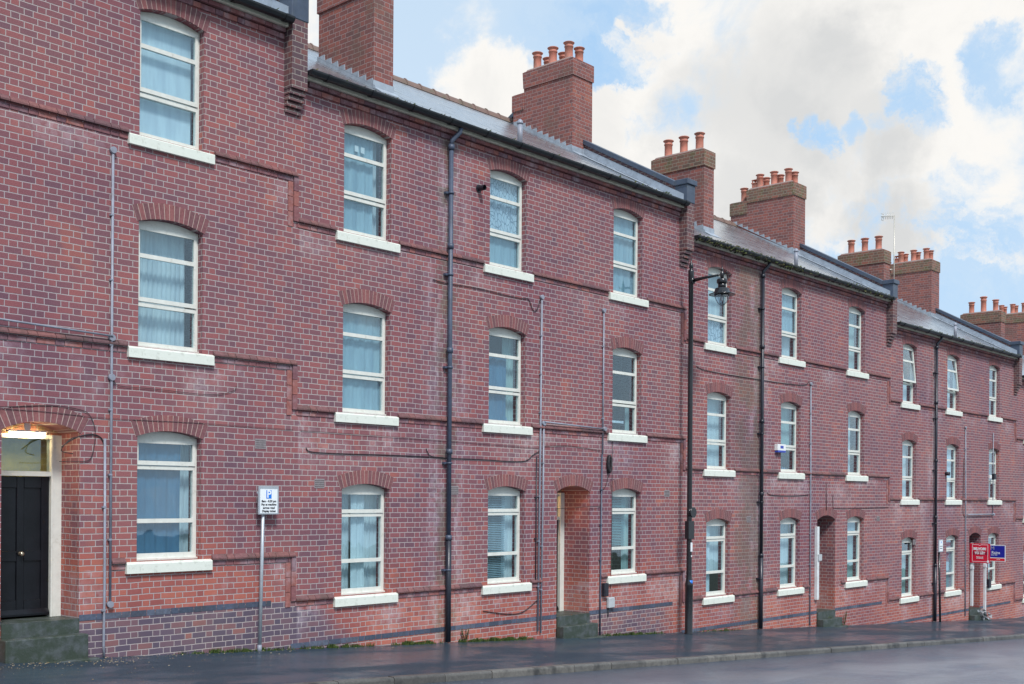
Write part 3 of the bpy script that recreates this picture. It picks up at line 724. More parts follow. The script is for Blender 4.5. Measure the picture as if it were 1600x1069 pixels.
    for k in range(900 if mossy else 90):
        x = random.uniform(.05, 10.5); 
        if mossy and random.random() < .5: x = random.uniform(.05, 5.)
        y = cy - random.uniform(.03, .08) if random.random() < .7 else cy + .05; z = cz + random.uniform(-.10 if mossy else 0., .03); s_ = random.uniform(.010, .035)
        a = random.uniform(0, pi)
        mb.add([(x - s_, y, z - s_), (x + s_ * cos(a), y - s_ * .5, z), (x + s_, y, z + s_), (x, y + s_, z + s_ * .3)], [(0, 1, 2), (0, 2, 3), (0, 3, 1), (1, 3, 2)])
    m_ = part(mb, 'gutter_moss', 'moss', parent=gt); m_['kind'] = 'stuff'
    # --- downpipe
    mb = MB(); yp = -.085; zlo = zgl(PIPE) + .02
    mb.tube([(PIPE + .12, cy + .02, 8.16), (PIPE + .11, cy + .04, 8.08), (PIPE, yp - .01, 7.93), (PIPE, yp, 7.85)], .042, 10)
    mb.tube([(PIPE, yp, 7.88), (PIPE, yp, .9)], .041, 12)
    mb.mi = 1; mb.tube([(PIPE, yp, .9), (PIPE, yp, zlo)], .052, 12); mb.mi = 0
    for z in (7.86, 6.1, 4.25, 2.45, .92): mb.tube([(PIPE, yp, z), (PIPE, yp, z - .09)], .058, 12)
    for z in (7.0, 5.55, 3.9, 2.2, .3): mb.box(PIPE - .10, PIPE + .09, yp + .02, 0., z - .018, z + .018); mb.tube([(PIPE, yp, z - .016), (PIPE, yp, z + .016)], .056, 12)
    part(mb, 'downpipe', [pipemat, 'pipe_black'])
    # --- string courses at each sill level, returning down at the house end
    for f in range(3):
        zt = ZW[f]
        blocks = [(c - .69, c + .69) for c in WREL]
        if f == 0: blocks.append((5.90, 7.78))
        blocks.sort(); xs_ = []; cur = -.04
        for a, b in blocks:
            if a > cur: xs_.append((cur, a))
            cur = max(cur, b)
        xs_.append((cur, HW - .03))
        for a, b in xs_:
            mb = MB(); mb.mi = 0; brick_run(mb, a, b, zt - .018, zt + .06, -.052, .0, True)
            mb.mi = 1; brick_run(mb, a, min(b, HW - .13), zt - .106, zt - .037, -.014, .0)
            if b < HW - .1: part(mb, 'string_course', ['chamfer_brick', 'course_brick'])
        # returns
        for k in range(3):
            z1_ = zt - .018 - .235 * k; mb.mi = 1
            if f or True:
                mb.box(HW - .125, HW - .035, -.030, .0, z1_ - .228, z1_); mb.box(HW - .225, HW - .135, -.014, .0, z1_ - .32, z1_ - .095)
        part(mb, 'string_course', ['chamfer_brick', 'course_brick'])
    # --- blue brick damp course
    for a, b in ((-.12, d0), (d1, 10.45)):
        mb = MB(); brick_run(mb, a, b, -.80, -.712, -.005, .0, joint=.008)
        part(mb, 'damp_course', 'blue_brick')
    # --- windows
    for wi, cx in enumerate(WREL):
        for f in range(3):
            up_ = f > 0
            wn = inst('window', FU if up_ else FG, H, (cx, .028, ZW[f]))
            opn = (wi, f) in open_casements
            inst('casement', CU if up_ else CG, wn, (0, .078, 1.715), (radians(-5.5) if opn else 0, 0, 0))
            if opn: wn['label'] = 'window with its top-hung casement pushed open'
            inst('glass_pane', PU if up_ else PG, wn)
            inst('sill', SILL, wn, (random.uniform(-.012, .012), -.028, 0))
            inst('window_arch', ARCH, H, (cx, 0, ZW[f] + SPR))
            sp = CUR[key].get((wi, f))
            if sp is None: sp = [('pleat', -.5, .5, 0, 1.8)]
            add_curtains(wn, sp)
    inst('door_arch', ARCHD, H, (dc, 0, 1.72))
    # --- door in its recess
    mb = MB(); y = YD
    mb.box(d0, d0 + .10, y, y + .12, -.78, 1.70); mb.box(d1 - .15, d1, y, y + .12, -.78, 1.70)
    mb.box(d1 - .155, d1 - .13, y - .02, y, -.78, 1.70)
    mb.box(d0 + .10, d1 - .15, y, y + .12, 1.645, 1.70); mb.box(d0 + .10, d1 - .15, y - .006, y + .12, 1.14, 1.205)
    fr = part(mb, 'door_frame', 'paint_cream')
    mb = MB(); ap = arc(DW, DR, 1.72); mb.prism([(dc - DW, 1.70)] + [(dc + a, b) for a, b in ap] + [(dc + DW, 1.70)], 'y', y + .02, y + .10)
    part(mb, 'door_head_infill', 'brick_dark')
    mb = MB(); mb.box(d0 + .10, d1 - .15, y + .055, y + .061, 1.205, 1.645); part(mb, 'fanlight', 'glass', parent=fr)
    a, b = d0 + .105, d1 - .155
    mb = MB(); yd = y + .04; mb.box(a, b, yd + .02, yd + .06, -.74, 1.135)
    m_ = (a + b) / 2
    for xa, xb in ((a, a + .11), (m_ - .05, m_ + .05), (b - .11, b)): mb.box(xa, xb, yd, yd + .02, -.74, 1.135)
    for za, zc in ((-.74, -.52), (.0, .14), (.98, 1.135)):
        mb.box(a + .11, m_ - .05, yd, yd + .02, za, zc); mb.box(m_ + .05, b - .11, yd, yd + .02, za, zc)
    mb.prism([(yd - .035, -.735), (yd - .035, -.70), (yd, -.64), (yd, -.735)], 'x', a, b)
    dr = part(mb, 'door', 'door_black'); bevel(dr, .005)
    mb = MB(); mb.lathe([(.028, 0), (.03, .006), (.012, .012), (.012, .03), (.03, .045), (.034, .06), (.02, .075), (.002, .08)], 0, 0, 16)
    kn = mb.build('knob', 'brass', dr, ((a + b) / 2 - .0, yd, .1)); kn.rotation_euler = (radians(90), 0, 0)
    mb = MB(); mb.box(d0 - .3, d1 + .1, y + .42, y + .46, -.78, 2.2); part(mb, 'hall_wall', 'hall_yellow')
    # --- steps
    mb = MB(); mb.box(d0 + .002, d1 - .002, .0, YD + .12, -1.3, -.762); mb.box(d0 + .004, d1 - .004, -.025, .0, -1.5, -.762)
    part(mb, 'threshold', 'stone')
    zs2 = max(-.95, zgl(dc) + .16)
    mb = MB(); mb.box(d0 - .03, d1 + .03, -.22, -.0255, -1.8, zs2)
    bevel(part(mb, 'door_step', 'stone'), .015, 2)
    mb = MB(); mb.box(d0 - .06, d1 + .12, -.36, -.2205, -1.8, zgl(dc + .4) + .03)
    bevel(part(mb, 'lower_step', 'stone'), .015, 2)
    if lamp:
        mb = MB(); lx = 0 if key == 'A' else -.26; lw = .24 if key == 'A' else .17; mb.mi = 1; mb.box(dc + lx - lw - .03, dc + lx + lw + .03, YD - .115, YD - .065, 1.72, 1.745); mb.box(dc - .04, dc + .04, YD - .10, YD - .08, 1.745, 1.84); mb.mi = 0; mb.smooth = True
        lx = 0 if key == 'A' else -.26; lw = .24 if key == 'A' else .17
        mb.tube([(dc + lx - lw, YD - .09, 1.70), (dc + lx + lw, YD - .09, 1.70)], .020, 12)
        lp = part(mb, 'porch_lamp', ['tube_light' if key == 'A' else 'tube_light_warm', 'white_plastic'], 'lit warm tube lamp under the door arch')
    # --- chimneys
    def pot(parent, x, y, z, h=.47, r=.105, kind='roll'):
        mb = MB()
        if kind == 'roll':
            mb.lathe([(r * 1.05, -.03), (r * 1.05, .03), (r * .95, .04), (r * .93, h * .72), (r * 1.06, h * .74), (r * 1.06, h * .80), (r * .95, h * .82), (r * .97, h * .90), (r * 1.28, h * .94), (r * 1.33, h * .97), (r * 1.1, h), (r * .8, h), (r * .75, h * .6)], x, y, 20, z)
        elif kind == 'square':
            mb.box(x - .10, x + .10, y - .10, y + .10, z, z + h * .62); mb.box(x - .12, x + .12, y - .12, y + .12, z + h * .62, z + h * .70)
            for a, b in ((-1, -1), (1, -1), (-1, 1), (1, 1)): mb.box(x + a * .085 - .015, x + a * .085 + .015, y + b * .085 - .015, y + b * .085 + .015, z + h * .70, z + h * .95)
            mb.box(x - .11, x + .11, y - .11, y + .11, z + h * .95, z + h)
        o = mb.build('chimney_pot', 'terracotta', parent)
        return o
    def flashing(parent, xf, y0, y1, xr):
        mb = MB(); n = max(3, int((y1 - y0) / .185)); st = (y1 - y0) / n
        mb.prism([(y0 - .05, zroof(y0 - .05) + .0), (y1 + .03, zroof(y1 + .03)), (y1 + .03, zroof(y1 + .03) + .075), (y0 - .05, zroof(y0 - .05) + .075)], 'x', xf - .014, xf + .01)
        for k in range(n):
            y = y0 + st * k; z = zroof(y)
            mb.prism([(y, z + .07), (y + st, z + .07 + st * TN), (y + .015, z + .07 + st * TN + .01)], 'x', xf - .016, xf + .01)
        mb.prism([(y0 - .22, zroof(y0 - .22) + .006), (y0, zroof(y0) + .006), (y0, zroof(y0) + .15), (y0 - .012, zroof(y0) + .15), (y0 - .012, zroof(y0) + .03), (y0 - .22, zroof(y0 - .22) + .018)], 'x', xf - .02, xr + .02)
        mb.build('stepped_flashing', 'lead', parent)
    def stack(x, xr, y0, y1, top, ysh=None, topsh=None, lab=None):
        mb = MB(); zb_ = zroof(y0) - .6
        if ysh: prof = [(y0, zb_), (ysh, zb_), (ysh, topsh), (y1, topsh), (y1, top), (y0, top)]
        else: prof = [(y0, zb_), (y1, zb_), (y1, top), (y0, top)]
        mb.prism(prof, 'x', x, xr)
        mb.mi = 1 if darkcap else 0; e = .028
        mb.prism([(y0 - e, top - .42), (y1 + (e if not ysh else .0), top - .42), (y1 + e, top - .02), (y0 - e, top - .02)], 'x', x - e, xr + e)
        if ysh: mb.prism([(y1 - .001, topsh - .42), (ysh + e, topsh - .42), (ysh + e, topsh - .02), (y1 - .001, topsh - .02)], 'x', x - e + .002, xr + e - .002)
        mb.mi = 2; mb.prism([(y0 + .02, top), (y1 - .02, top), (y1 - .08, top + .045), (y0 + .08, top + .045)], 'x', x + .03, xr - .03)
        ck = part(mb, 'chimney', ['brick_stack', 'brick_dark', 'mortar'], lab)
        return ck
    if has_small:
        sx, sy = small_x, small_y
        ck = stack(sx, sx + .46, sy, sy + 1.55, stacktop - .02, lab='narrow chimney near the eaves with a row of pots' if key != 'A' else None)
        flashing(ck, sx, sy, sy + 1.55, sx + .46)
        for k in range(3):
            y = sy + .28 + .47 * k
            if key == 'E' and k == 1: pot(ck, sx + .23, y, stacktop - .02, .66, .11)
            else: pot(ck, sx + .23, y, stacktop - .02, .49)
    by0, by1, bys = big_y; top = 12.13
    ck = stack(10.17, 10.93, by0, by1, top, bys, 11.63 if key == 'B' else 11.80, lab='broad stepped chimney on the party wall with a cluster of pots')
    flashing(ck, 10.17, by0, bys - .05, 10.93)
    for k in range(3):
        y = by0 + .28 + .50 * k
        pot(ck, 10.36, y, top, .47); pot(ck, 10.76, y, top, .45)
    if key != 'B':
        pot(ck, 10.36, by1 + .22, 11.80 , .46); pot(ck, 10.76, by1 + .22, 11.80, .44)
        pot(ck, 10.40, by0 + 1.44, 12.13, .33, .06, 'square') if key in 'CD' else None
    # airbricks
    return H, x0, part, zgl

HA = house('A', 0, .70, 'nearest terrace house at left, black panelled door with a lit lamp over it', doorshift=-.10, color=(1, .3, 1, 0), lamp=True, has_small=True)
HB = house('B', 1, 0., 'second terrace house from left, its downpipe blue-grey and its door recess lit orange', small_y=.88, small_x=2.28, big_y=(2.76, 4.31, 4.66), color=(.9, 1, 0, 1), lamp=True)
HC = house('C', 2, -.675, 'terrace house behind the street lamp, moss hanging from its gutter, alarm box on its wall', small_y=1.03, color=(.15, 1.9, 0, 0), pipemat='pipe_black', mossy=True, darkcap=True, big_y=(2.82, 4.45, 5.05), open_casements=())
HD = house('D', 3, -1.345, 'terrace house with two letting boards by its door and two casements pushed open', small_y=1.26, small_x=2.29, color=(.1, .4, 0, 0), pipemat='pipe_black', darkcap=True, big_y=(2.9, 4.49, 5.0), open_casements=((0, 2), (1, 2)))
HE = house('E', 4, -2.02, 'farthest terrace house, cut off at the right edge of the photo', small_y=1.37, small_x=2.29, color=(.1, .4, 0, 0), pipemat='pipe_black', darkcap=True, big_y=(2.85, 4.5, 5.0), stacktop=11.08)

# ------------------------------------------------------------------ fittings on the walls (children of their house)
def on(Hx, pts, y=-.02):
    H, x0, part, zgl = Hx; zb = H.location.z
    return [(p[0] - x0, y if len(p) < 3 else p[2], p[1] - zb) for p in pts]
def conduit(Hx, pts, r=.016, m='pipe_grey', name='conduit', boxes=(), clips=True, y=-.028):
    H, x0, part, zgl = Hx; mb = MB(); P = on(Hx, pts, y); mb.tube(P, r, 8)
    for b in boxes:
        q = on(Hx, [b], y)[0]; mb.tube([(q[0], 0, q[2]), (q[0], y - .03, q[2])], .045, 14)
    if clips:
        for a, b in zip(P[:-1], P[1:]):
            L = (Vector(b) - Vector(a)).length; n = int(L / .95)
            for k in range(1, n + 1):
                c = Vector(a).lerp(Vector(b), k / (n + 1)); mb.box(c.x - .035, c.x + .012, y - .02, 0, c.z - .012, c.z + .012)
    return part(mb, name, m)
def cable(Hx, pts, r=.008, m='cable', y=-.015, name='cable'):
    H, x0, part, zgl = Hx; P = on(Hx, pts, y)
    # Catmull-Rom smoothing
    Q = []; V = [Vector(p) for p in P]; V = [V[0]] + V + [V[-1]]
    for i in range(1, len(V) - 2):
        for t in (0, .25, .5, .75):
            p0, p1, p2, p3 = V[i - 1:i + 3]
            Q.append(.5 * ((2 * p1) + (-p0 + p2) * t + (2 * p0 - 5 * p1 + 4 * p2 - p3) * t * t + (-p0 + 3 * p1 - 3 * p2 + p3) * t ** 3))
    Q.append(V[-1]); mb = MB(); mb.tube(Q, r * .78, 6); return part(mb, name, m)
# house A
conduit(HA, [(8.03, 6.30), (8.03, .10)], .019, boxes=[(8.03, 6.30), (8.03, 3.74), (8.03, 3.2), (8.03, .10)])
conduit(HA, [(7.94, 2.36), (7.95, .5), (7.94, -.45), (7.95, zg(7.95))], .018)
conduit(HA, [(5.5, 3.84), (8.03, 3.76)], .014, y=-.06, clips=False)
cable(HA, [(8.05, 3.2), (8.1, 3.12), (8.2, 3.09), (8.69, 3.09), (9.41, 3.07), (9.79, 3.1), (10.02, 3.17), (10.05, 3.24)], .0045)
cable(HA, [(5.9, 2.66), (6.52, 2.70), (7.19, 2.76), (7.59, 2.73), (7.73, 2.66), (7.8, 2.49), (7.8, 2.31), (7.75, 2.1), (7.64, 2.04), (7.30, 2.03)], .006)
cable(HA, [(7.33, 2.22), (7.45, 2.31), (7.6, 2.38), (7.78, 2.41), (7.9, 2.36), (7.94, 2.25)], .010)
cable(HA, [(7.55, 2.36), (7.45, 2.33), (7.36, 2.18, .05), (7.5, 2.14, .0)], .008)
cable(HA, [(5.9, 2.67), (7.0, 2.68), (7.96, 2.64), (9.31, 2.65), (10.42, 2.64), (11.1, 2.635)], .005, 'cable_brown')
# house B
cable(HB, [(11.25, 2.63), (12.45, 2.62), (14.4, 2.60), (15.9, 2.58), (17.0, 2.56)], .005, 'cable_brown')
conduit(HB, [(17.05, 5.5), (17.03, 2.5), (16.99, -1.0)], .020, boxes=[(17.05, 5.5)])
conduit(HB, [(17.13, 3.05), (17.12, 1.5), (17.08, -1.04)], .018, boxes=[(17.13, 3.05)])
conduit(HB, [(16.93, 2.4), (16.92, .0)], .011, m='pipe_black', name='black_conduit')
conduit(HB, [(17.12, 3.075), (19.04, 3.03)], .016, y=-.062, boxes=[(19.04, 3.03)], clips=False)
conduit(HB, [(19.03, 5.49), (19.02, 2.5)], .017, boxes=[(19.03, 5.49)])
conduit(HB, [(19.0, 2.5), (18.97, -.42), (18.97, zg(18.97))], .017, m='pipe_blue')
cable(HB, [(14.12, 5.42), (14.42, 5.40), (14.99, 5.42), (15.5, 5.42), (16.03, 5.40), (16.48, 5.40), (16.67, 5.41), (16.8, 5.22), (16.92, 5.24), (17.01, 5.43)], .009)
cable(HB, [(11.36, 2.36), (11.46, 2.3), (12.04, 2.29), (13.01, 2.3), (14.06, 2.3), (14.53, 2.29), (15.53, 2.29), (16.06, 2.28), (16.61, 2.30), (16.83, 2.42), (17.0, 2.49)], .010)
cable(HB, [(13.98, 2.44), (14.03, 2.36), (14.12, 2.31), (14.4, 2.30)], .009)
cable(HB, [(15.46, -.5), (16.09, -.6), (16.55, -.6), (16.98, -.4)], .009)
cable(HB, [(19.37, 2.78), (19.37, 1.04), (19.34, -.3)], .006)
cable(HB, [(17.15, 2.60), (17.9, 2.64), (18.5, 2.61), (18.95, 2.58)], .006)
cable(HB, [(19.23, 2.15), (19.2, 1.95), (19.1, 1.8), (19.0, 1.75)], .007)
cable(HB, [(19.0, 4.83), (19.15, 4.76), (19.4, 4.72), (19.55, 4.8), (19.52, 4.88)], .005, 'cable_brown')
cable(HB, [(17.9, 1.55, .46), (18.0, 1.38, .40), (18.6, 1.42), (18.97, 1.43)], .007)
H, x0, part, zgl = HB
mb = MB()                                     # coil of spare cable hung on the wall
P = []
for k in range(150):
    a = k * .42; P.append((19.23 - x0 + .045 * cos(a) * (1 + .1 * sin(k * .7)), -.045 - .02 * sin(k * 1.3), 2.31 + .165 * sin(a) * (1 + .08 * cos(k * .9))))
mb.tube(P, .022, 6); part(mb, 'cable_coil', 'cable')
mb = MB(); mb.box(19.04 - x0, 19.18 - x0, -.09, 0, -.44, -.17); mb.box(19.06 - x0, 19.16 - x0, -.10, -.09, -.42, -.30); bevel(part(mb, 'entry_box', 'sign_black'), .01)
mb = MB(); mb.box(19.21 - x0, 19.42 - x0, -.08, 0, -.70, -.48); bevel(part(mb, 'meter_box', 'plastic_grey'), .015); mb = MB(); mb.tube([(19.25 - x0, -.03, -.7), (19.24 - x0, -.03, -.88)], .01, 8); part(mb, 'meter_cable', 'cable')
mb = MB(); c = 15.27 - x0; mb.tube([(c, .0, 7.26), (c, -.16, 7.25)], .05, 16, caps=False); mb.tube([(c, -.16, 7.25), (c, .0, 7.26)], .043, 16, caps=False); mb.tube([(c, -.01, 7.255), (c, -.015, 7.255)], .072, 16)
part(mb, 'flue_outlet', 'sign_black')
def airbrick(Hx, xa, zc, xb=None, holes=True):
    H, x0, part, zgl = Hx; zb = H.location.z; a = xa - x0; z = zc - zb; mb = MB(); wv = .20; h = .15
    mb.box(a - wv / 2, a + wv / 2, -.006, 0, z - h / 2, z + h / 2)
    mb.mi = 1
    for r_ in range(4):
        for c_ in range(8): mb.box(a - .088 + c_ * .0235, a - .088 + c_ * .0235 + .012, -.0075, -.0055, z - .06 + r_ * .032, z - .06 + r_ * .032 + .02)
    part(mb, 'airbrick', ['vent_clay', 'vent_hole'])
airbrick(HA, 10.50, 2.39); airbrick(HB, 11.64, 1.80); airbrick(HB, 14.70, 1.72); airbrick(HB, 21.41, 1.71)
airbrick(HC, 24.95, 1.10); airbrick(HC, 32.3, 1.05); airbrick(HD, 34.9, .3)
# house C
conduit(HC, [(28.06, 4.67), (28.09, 1.5), (28.09, -1.75)], .020, boxes=[(28.06, 4.67)])
cable(HC, [(22.54, 4.65), (22.89, 4.59), (24.02, 4.57), (25.22, 4.57), (26.33, 4.57), (27.69, 4.61), (28.0, 4.75)], .010)
cable(HC, [(25.82, 1.76), (26.08, 1.7), (27.21, 1.69), (27.98, 1.72)], .010)
cable(HC, [(29.4, 1.72), (29.42, 1.45), (29.55, 1.36), (31.0, 1.36), (33.0, 1.38)], .008)
conduit(HC, [(29.0, 2.05), (29.0, 1.3)], .010, m='cable_brown', name='brown_conduit')
H, x0, part, zgl = HC; zb = H.location.z
mb = MB(); a = 26.20 - x0; mb.prism([(a, 2.80 - zb + .04), (a + .42, 2.80 - zb + .04), (a + .42, 3.0 - zb), (a, 3.0 - zb)], 'y', -.09, 0); mb.mi = 1; mb.box(a + .01, a + .41, -.095, 0, 2.79 - zb, 2.84 - zb); mb.box(a + .14, a + .30, -.094, -.0901, 2.89 - zb, 2.96 - zb)
bevel(part(mb, 'alarm_box', ['white_plastic', 'blue_plastic']), .01)
# house D
conduit(HD, [(39.0, 4.05), (39.06, 1.1), (39.08, -2.3)], .020, boxes=[(39.0, 4.05)])
conduit(HD, [(39.12, 1.12), (41.6, 1.12)], .020, y=-.06, clips=False, boxes=[(41.6, 1.12)])
conduit(HD, [(41.6, 4.0), (41.6, 1.12)], .016)
cable(HD, [(38.9, 3.0), (38.85, 1.3), (39.02, 1.05)], .010)
H, x0, part, zgl = HD; zb = H.location.z
mb = MB(); mb.tube([(37.35 - x0, 0, 2.47 - zb), (37.35 - x0, -.14, 2.46 - zb)], .06, 14); part(mb, 'flue_outlet', 'sign_black')
mb = MB(); mb.box(41.55 - x0, 41.72 - x0, -.1, 0, 2.35 - zb, 2.55 - zb); mb.mi = 1; mb.box(41.25 - x0, 41.38 - x0, -.06, 0, 2.38 - zb, 2.5 - zb); part(mb, 'sensor_box', ['sign_black', 'white_plastic'])
mb = MB(); mb.box(41.05 - x0, 41.25 - x0, -.12, 0, -1.45 - zb + .0, -1.15 - zb); bevel(part(mb, 'entry_box', 'sign_black'), .01)

# ------------------------------------------------------------------ television aerial beside the chimney
t = thing('television_aerial', 'thin pale television aerial on a pole, rising beside a three-pot chimney', 'aerial', (35.93, 1.16, 7.6))
mb = MB(); mb.tube([(0, 0, 0.0), (0, 0, 3.2)], .017, 8); mb.tube([(0, .06, 1.45), (-.1, .12, 1.45)], .02, 6); mb.build('mast', 'aerial', t)
mb = MB(); mb.tube([(0, 0, 3.16), (-.05, .42, 3.22)], .01, 6)
for k in range(7):
    y = .04 + .06 * k; mb.tube([(-.05 - .0, y, 3.08 + y * .1), (-.02, y, 3.30 + y * .1)], .007, 5)
for zz in (-.1, 0, .1): mb.tube([(-.12, .40, 3.2 + zz), (.08, .40, 3.2 + zz)], .007, 5)
mb.build('antenna', 'aerial', t)

# ------------------------------------------------------------------ street lamp
PX, PY = 21.745, -.38; z0 = zg(PX)
t = thing('street_lamp', 'tall black swan-arm street lamp with a hanging glass lantern and sign boxes on its post', 'street lamp', (PX, PY, z0))
mb = MB(); L = lambda z: z - z0
mb.lathe([(.098, -.05), (.098, .02), (.088, .04), (.088, L(-.35)), (.092, L(-.34)), (.092, L(-.30)), (.085, L(-.28)), (.066, L(-.18)), (.061, L(-.1)), (.058, L(.6)), (.058, L(1.4)), (.056, L(4.2)), (.053, L(6.42)), (.063, L(6.44)), (.065, L(6.62)), (.066, L(6.66)), (.05, L(6.70))], 0, 0, 20)
mb.build('post', 'black_paint', t)
mb = MB(); mb.lathe([(.05, L(6.69)), (.03, L(6.71)), (.03, L(6.72)), (.052, L(6.75)), (.045, L(6.80)), (.02, L(6.86)), (.008, L(6.97))], 0, 0, 16); mb.build('finial', 'black_paint', t)
mb = MB(); mb.tube([(.0, -.03, L(-.31)), (0, -.03, L(-.22))], .058, 16); mb.build('blue_band', 'sign_blue', t)
mb = MB(); mb.box(-.115, .115, -.06, .05, L(.70), L(1.10)); bx = mb.build('control_box', 'black_paint', t); bevel(bx, .008)
mb = MB(); 
for z in (.675, 1.105, 1.19): mb.tube([(0, 0, L(z)), (0, 0, L(z) + .03)], .057, 18)
mb.build('steel_band', 'galvanised', t)
mb = MB(); mb.tube([(.06, -.03, L(1.29)), (.06, -.075, L(1.29))], .115, 24); mb.tube([(0, 0, L(1.20)), (0, 0, L(1.38))], .06, 16); mb.build('round_sign', 'black_paint', t)
mb = MB(); mb.box(-.03, .03, -.066, -.05, L(.42), L(.62)); mb.box(-.012, .012, -.067, -.05, L(.3), L(.34)); mb.build('sticker', 'sign_white', t)
# arm reaches towards the road
ay = -.80; mb = MB(); mb.tube([(0, -.03, L(6.45)), (0, -.3, L(6.475)), (0, ay + .02, L(6.50))], .03, 10, radii=[.045, .034, .022]); mb.tube([(0, -.04, L(6.38)), (0, -.02, L(6.53))], .055, 12)
mb.tube([(0, ay, L(6.50)), (0, ay - .06, L(6.50)), (0, ay - .11, L(6.515)), (0, ay - .12, L(6.55))], .012, 8)
mb.build('arm', 'black_paint', t)
mb = MB(); cy = ay
mb.lathe([(.03, L(6.40)), (.04, L(6.44)), (.045, L(6.47)), (.05, L(6.50)), (.035, L(6.54)), (.02, L(6.57)), (.028, L(6.59)), (.015, L(6.62)), (.005, L(6.69))], 0, cy, 16)
mb.lathe([(.105, L(6.30)), (.115, L(6.32)), (.115, L(6.38)), (.09, L(6.40)), (.03, L(6.41))], 0, cy, 20)
mb.lathe([(.07, L(6.20)), (.088, L(6.22)), (.088, L(6.30)), (.06, L(6.305))], 0, cy, 20)
mb.lathe([(.26, L(6.055)), (.285, L(6.05)), (.29, L(6.06)), (.20, L(6.095)), (.165, L(6.13)), (.15, L(6.19)), (.09, L(6.21)), (.07, L(6.22))], 0, cy, 28)
mb.lathe([(.16, L(6.035)), (.17, L(6.04)), (.17, L(6.058)), (.1, L(6.06))], 0, cy, 24)
mb.build('lantern_canopy', 'black_paint', t)
mb = MB(); mb.lathe([(.155, L(6.04)), (.155, L(6.0)), (.135, L(5.94)), (.095, L(5.88)), (.05, L(5.835)), (.02, L(5.815))], 0, cy, 28); mb.build('lantern_glass', 'lamp_glass', t)
mb = MB(); mb.lathe([(.02, L(5.92)), (.035, L(5.94)), (.035, L(6.0)), (.02, L(6.04))], 0, cy, 12); mb.build('lamp_bulb', 'white_plastic', t)
mb = MB()
for k in range(8):
    a = 2 * pi * k / 8; mb.tube([(cos(a) * r, cy + sin(a) * r, L(z)) for r, z in ((.158, 6.04), (.158, 6.0), (.137, 5.938), (.097, 5.877), (.052, 5.832), (.012, 5.81))], .003, 5)
mb.build('glass_rib', 'black_paint', t)

# ------------------------------------------------------------------ parking sign
px_, py_ = 10.44, -.10; z0 = zg(px_)
t = thing('parking_sign', 'white pay parking sign with a blue P on a leaning grey pole', 'sign', (px_, py_, z0))
H_ = 1.745 - z0; lean = .055
mb = MB(); mb.tube([(0, 0, -.05), (lean, -.0, H_)], .027, 14); mb.build('pole', 'galvanised', t)
mb = MB(); mb.tube([(0, 0, -.02), (0, 0, .10)], .034, 12); mb.build('base_sleeve', 'pipe_grey', t)
mb = MB(); cx = lean + .055; zc = 1.53 - z0; mb.box(cx - .185, cx + .185, -.055, -.03, zc - .215, zc + .215); mb.box(cx - .2, cx + .2, -.03, -.0271, zc + .10, zc + .13); pb = mb.build('backing_plate', 'galvanised', t); bevel(pb, .006)
mb = MB(); mb.box(cx - .158, cx + .158, -.0585, -.0552, zc - .198, zc + .168); sp_ = mb.build('sign_face', 'sign_white', t)
mb = MB(); mb.box(cx - .048, cx + .048, -.0605, -.0587, zc + .025, zc + .152); mb.build('parking_symbol', 'sign_blue', t)
lettering([(text_mesh('P', .155, 'sign_white', .001, .004), cx, zc + .088), (text_mesh('8am - 8.30 pm', .046, 'sign_black', .001, .0012), cx, zc - .015), (text_mesh('Pay at machine', .046, 'sign_black', .001, .0012), cx, zc - .065),
           (text_mesh('across road', .046, 'sign_black', .001, .0012), cx, zc - .115), (text_mesh('Display ticket', .046, 'sign_black', .001, .0012), cx, zc - .165)], 'lettering', t, (1, 0, 0), (0, -.0618, 0))

# ------------------------------------------------------------------ small black-post sign further down
px_, py_ = 36.52, -.19; z0 = zg(px_)
t = thing('small_street_sign', 'small white parking plate on a thin black leaning post', 'sign', (px_, py_, z0))
top = .31 - z0; lean = -.13
mb = MB(); mb.tube([(0, 0, -.05), (lean, 0, top - .35)], .033, 12); mb.build('pole', 'black_paint', t)
mb = MB(); mb.box(lean - .16, lean + .18, -.06, -.035, top - .36, top + .04); bevel(mb.build('backing_plate', 'galvanised', t), .006)
mb = MB(); mb.box(lean - .12, lean + .14, -.064, -.0605, top - .33, top + .01); mb.build('sign_face', 'sign_white', t)
lettering([(text_mesh('P', .10, 'sign_blue', .001, .004), lean + .01, top - .06), (text_mesh('Pay at machine', .034, 'sign_black', .001, .001), lean + .01, top - .17), (text_mesh('Display ticket', .034, 'sign_black', .001, .001), lean + .01, top - .24)], 'lettering', t, (1, 0, 0), (0, -.0665, 0))

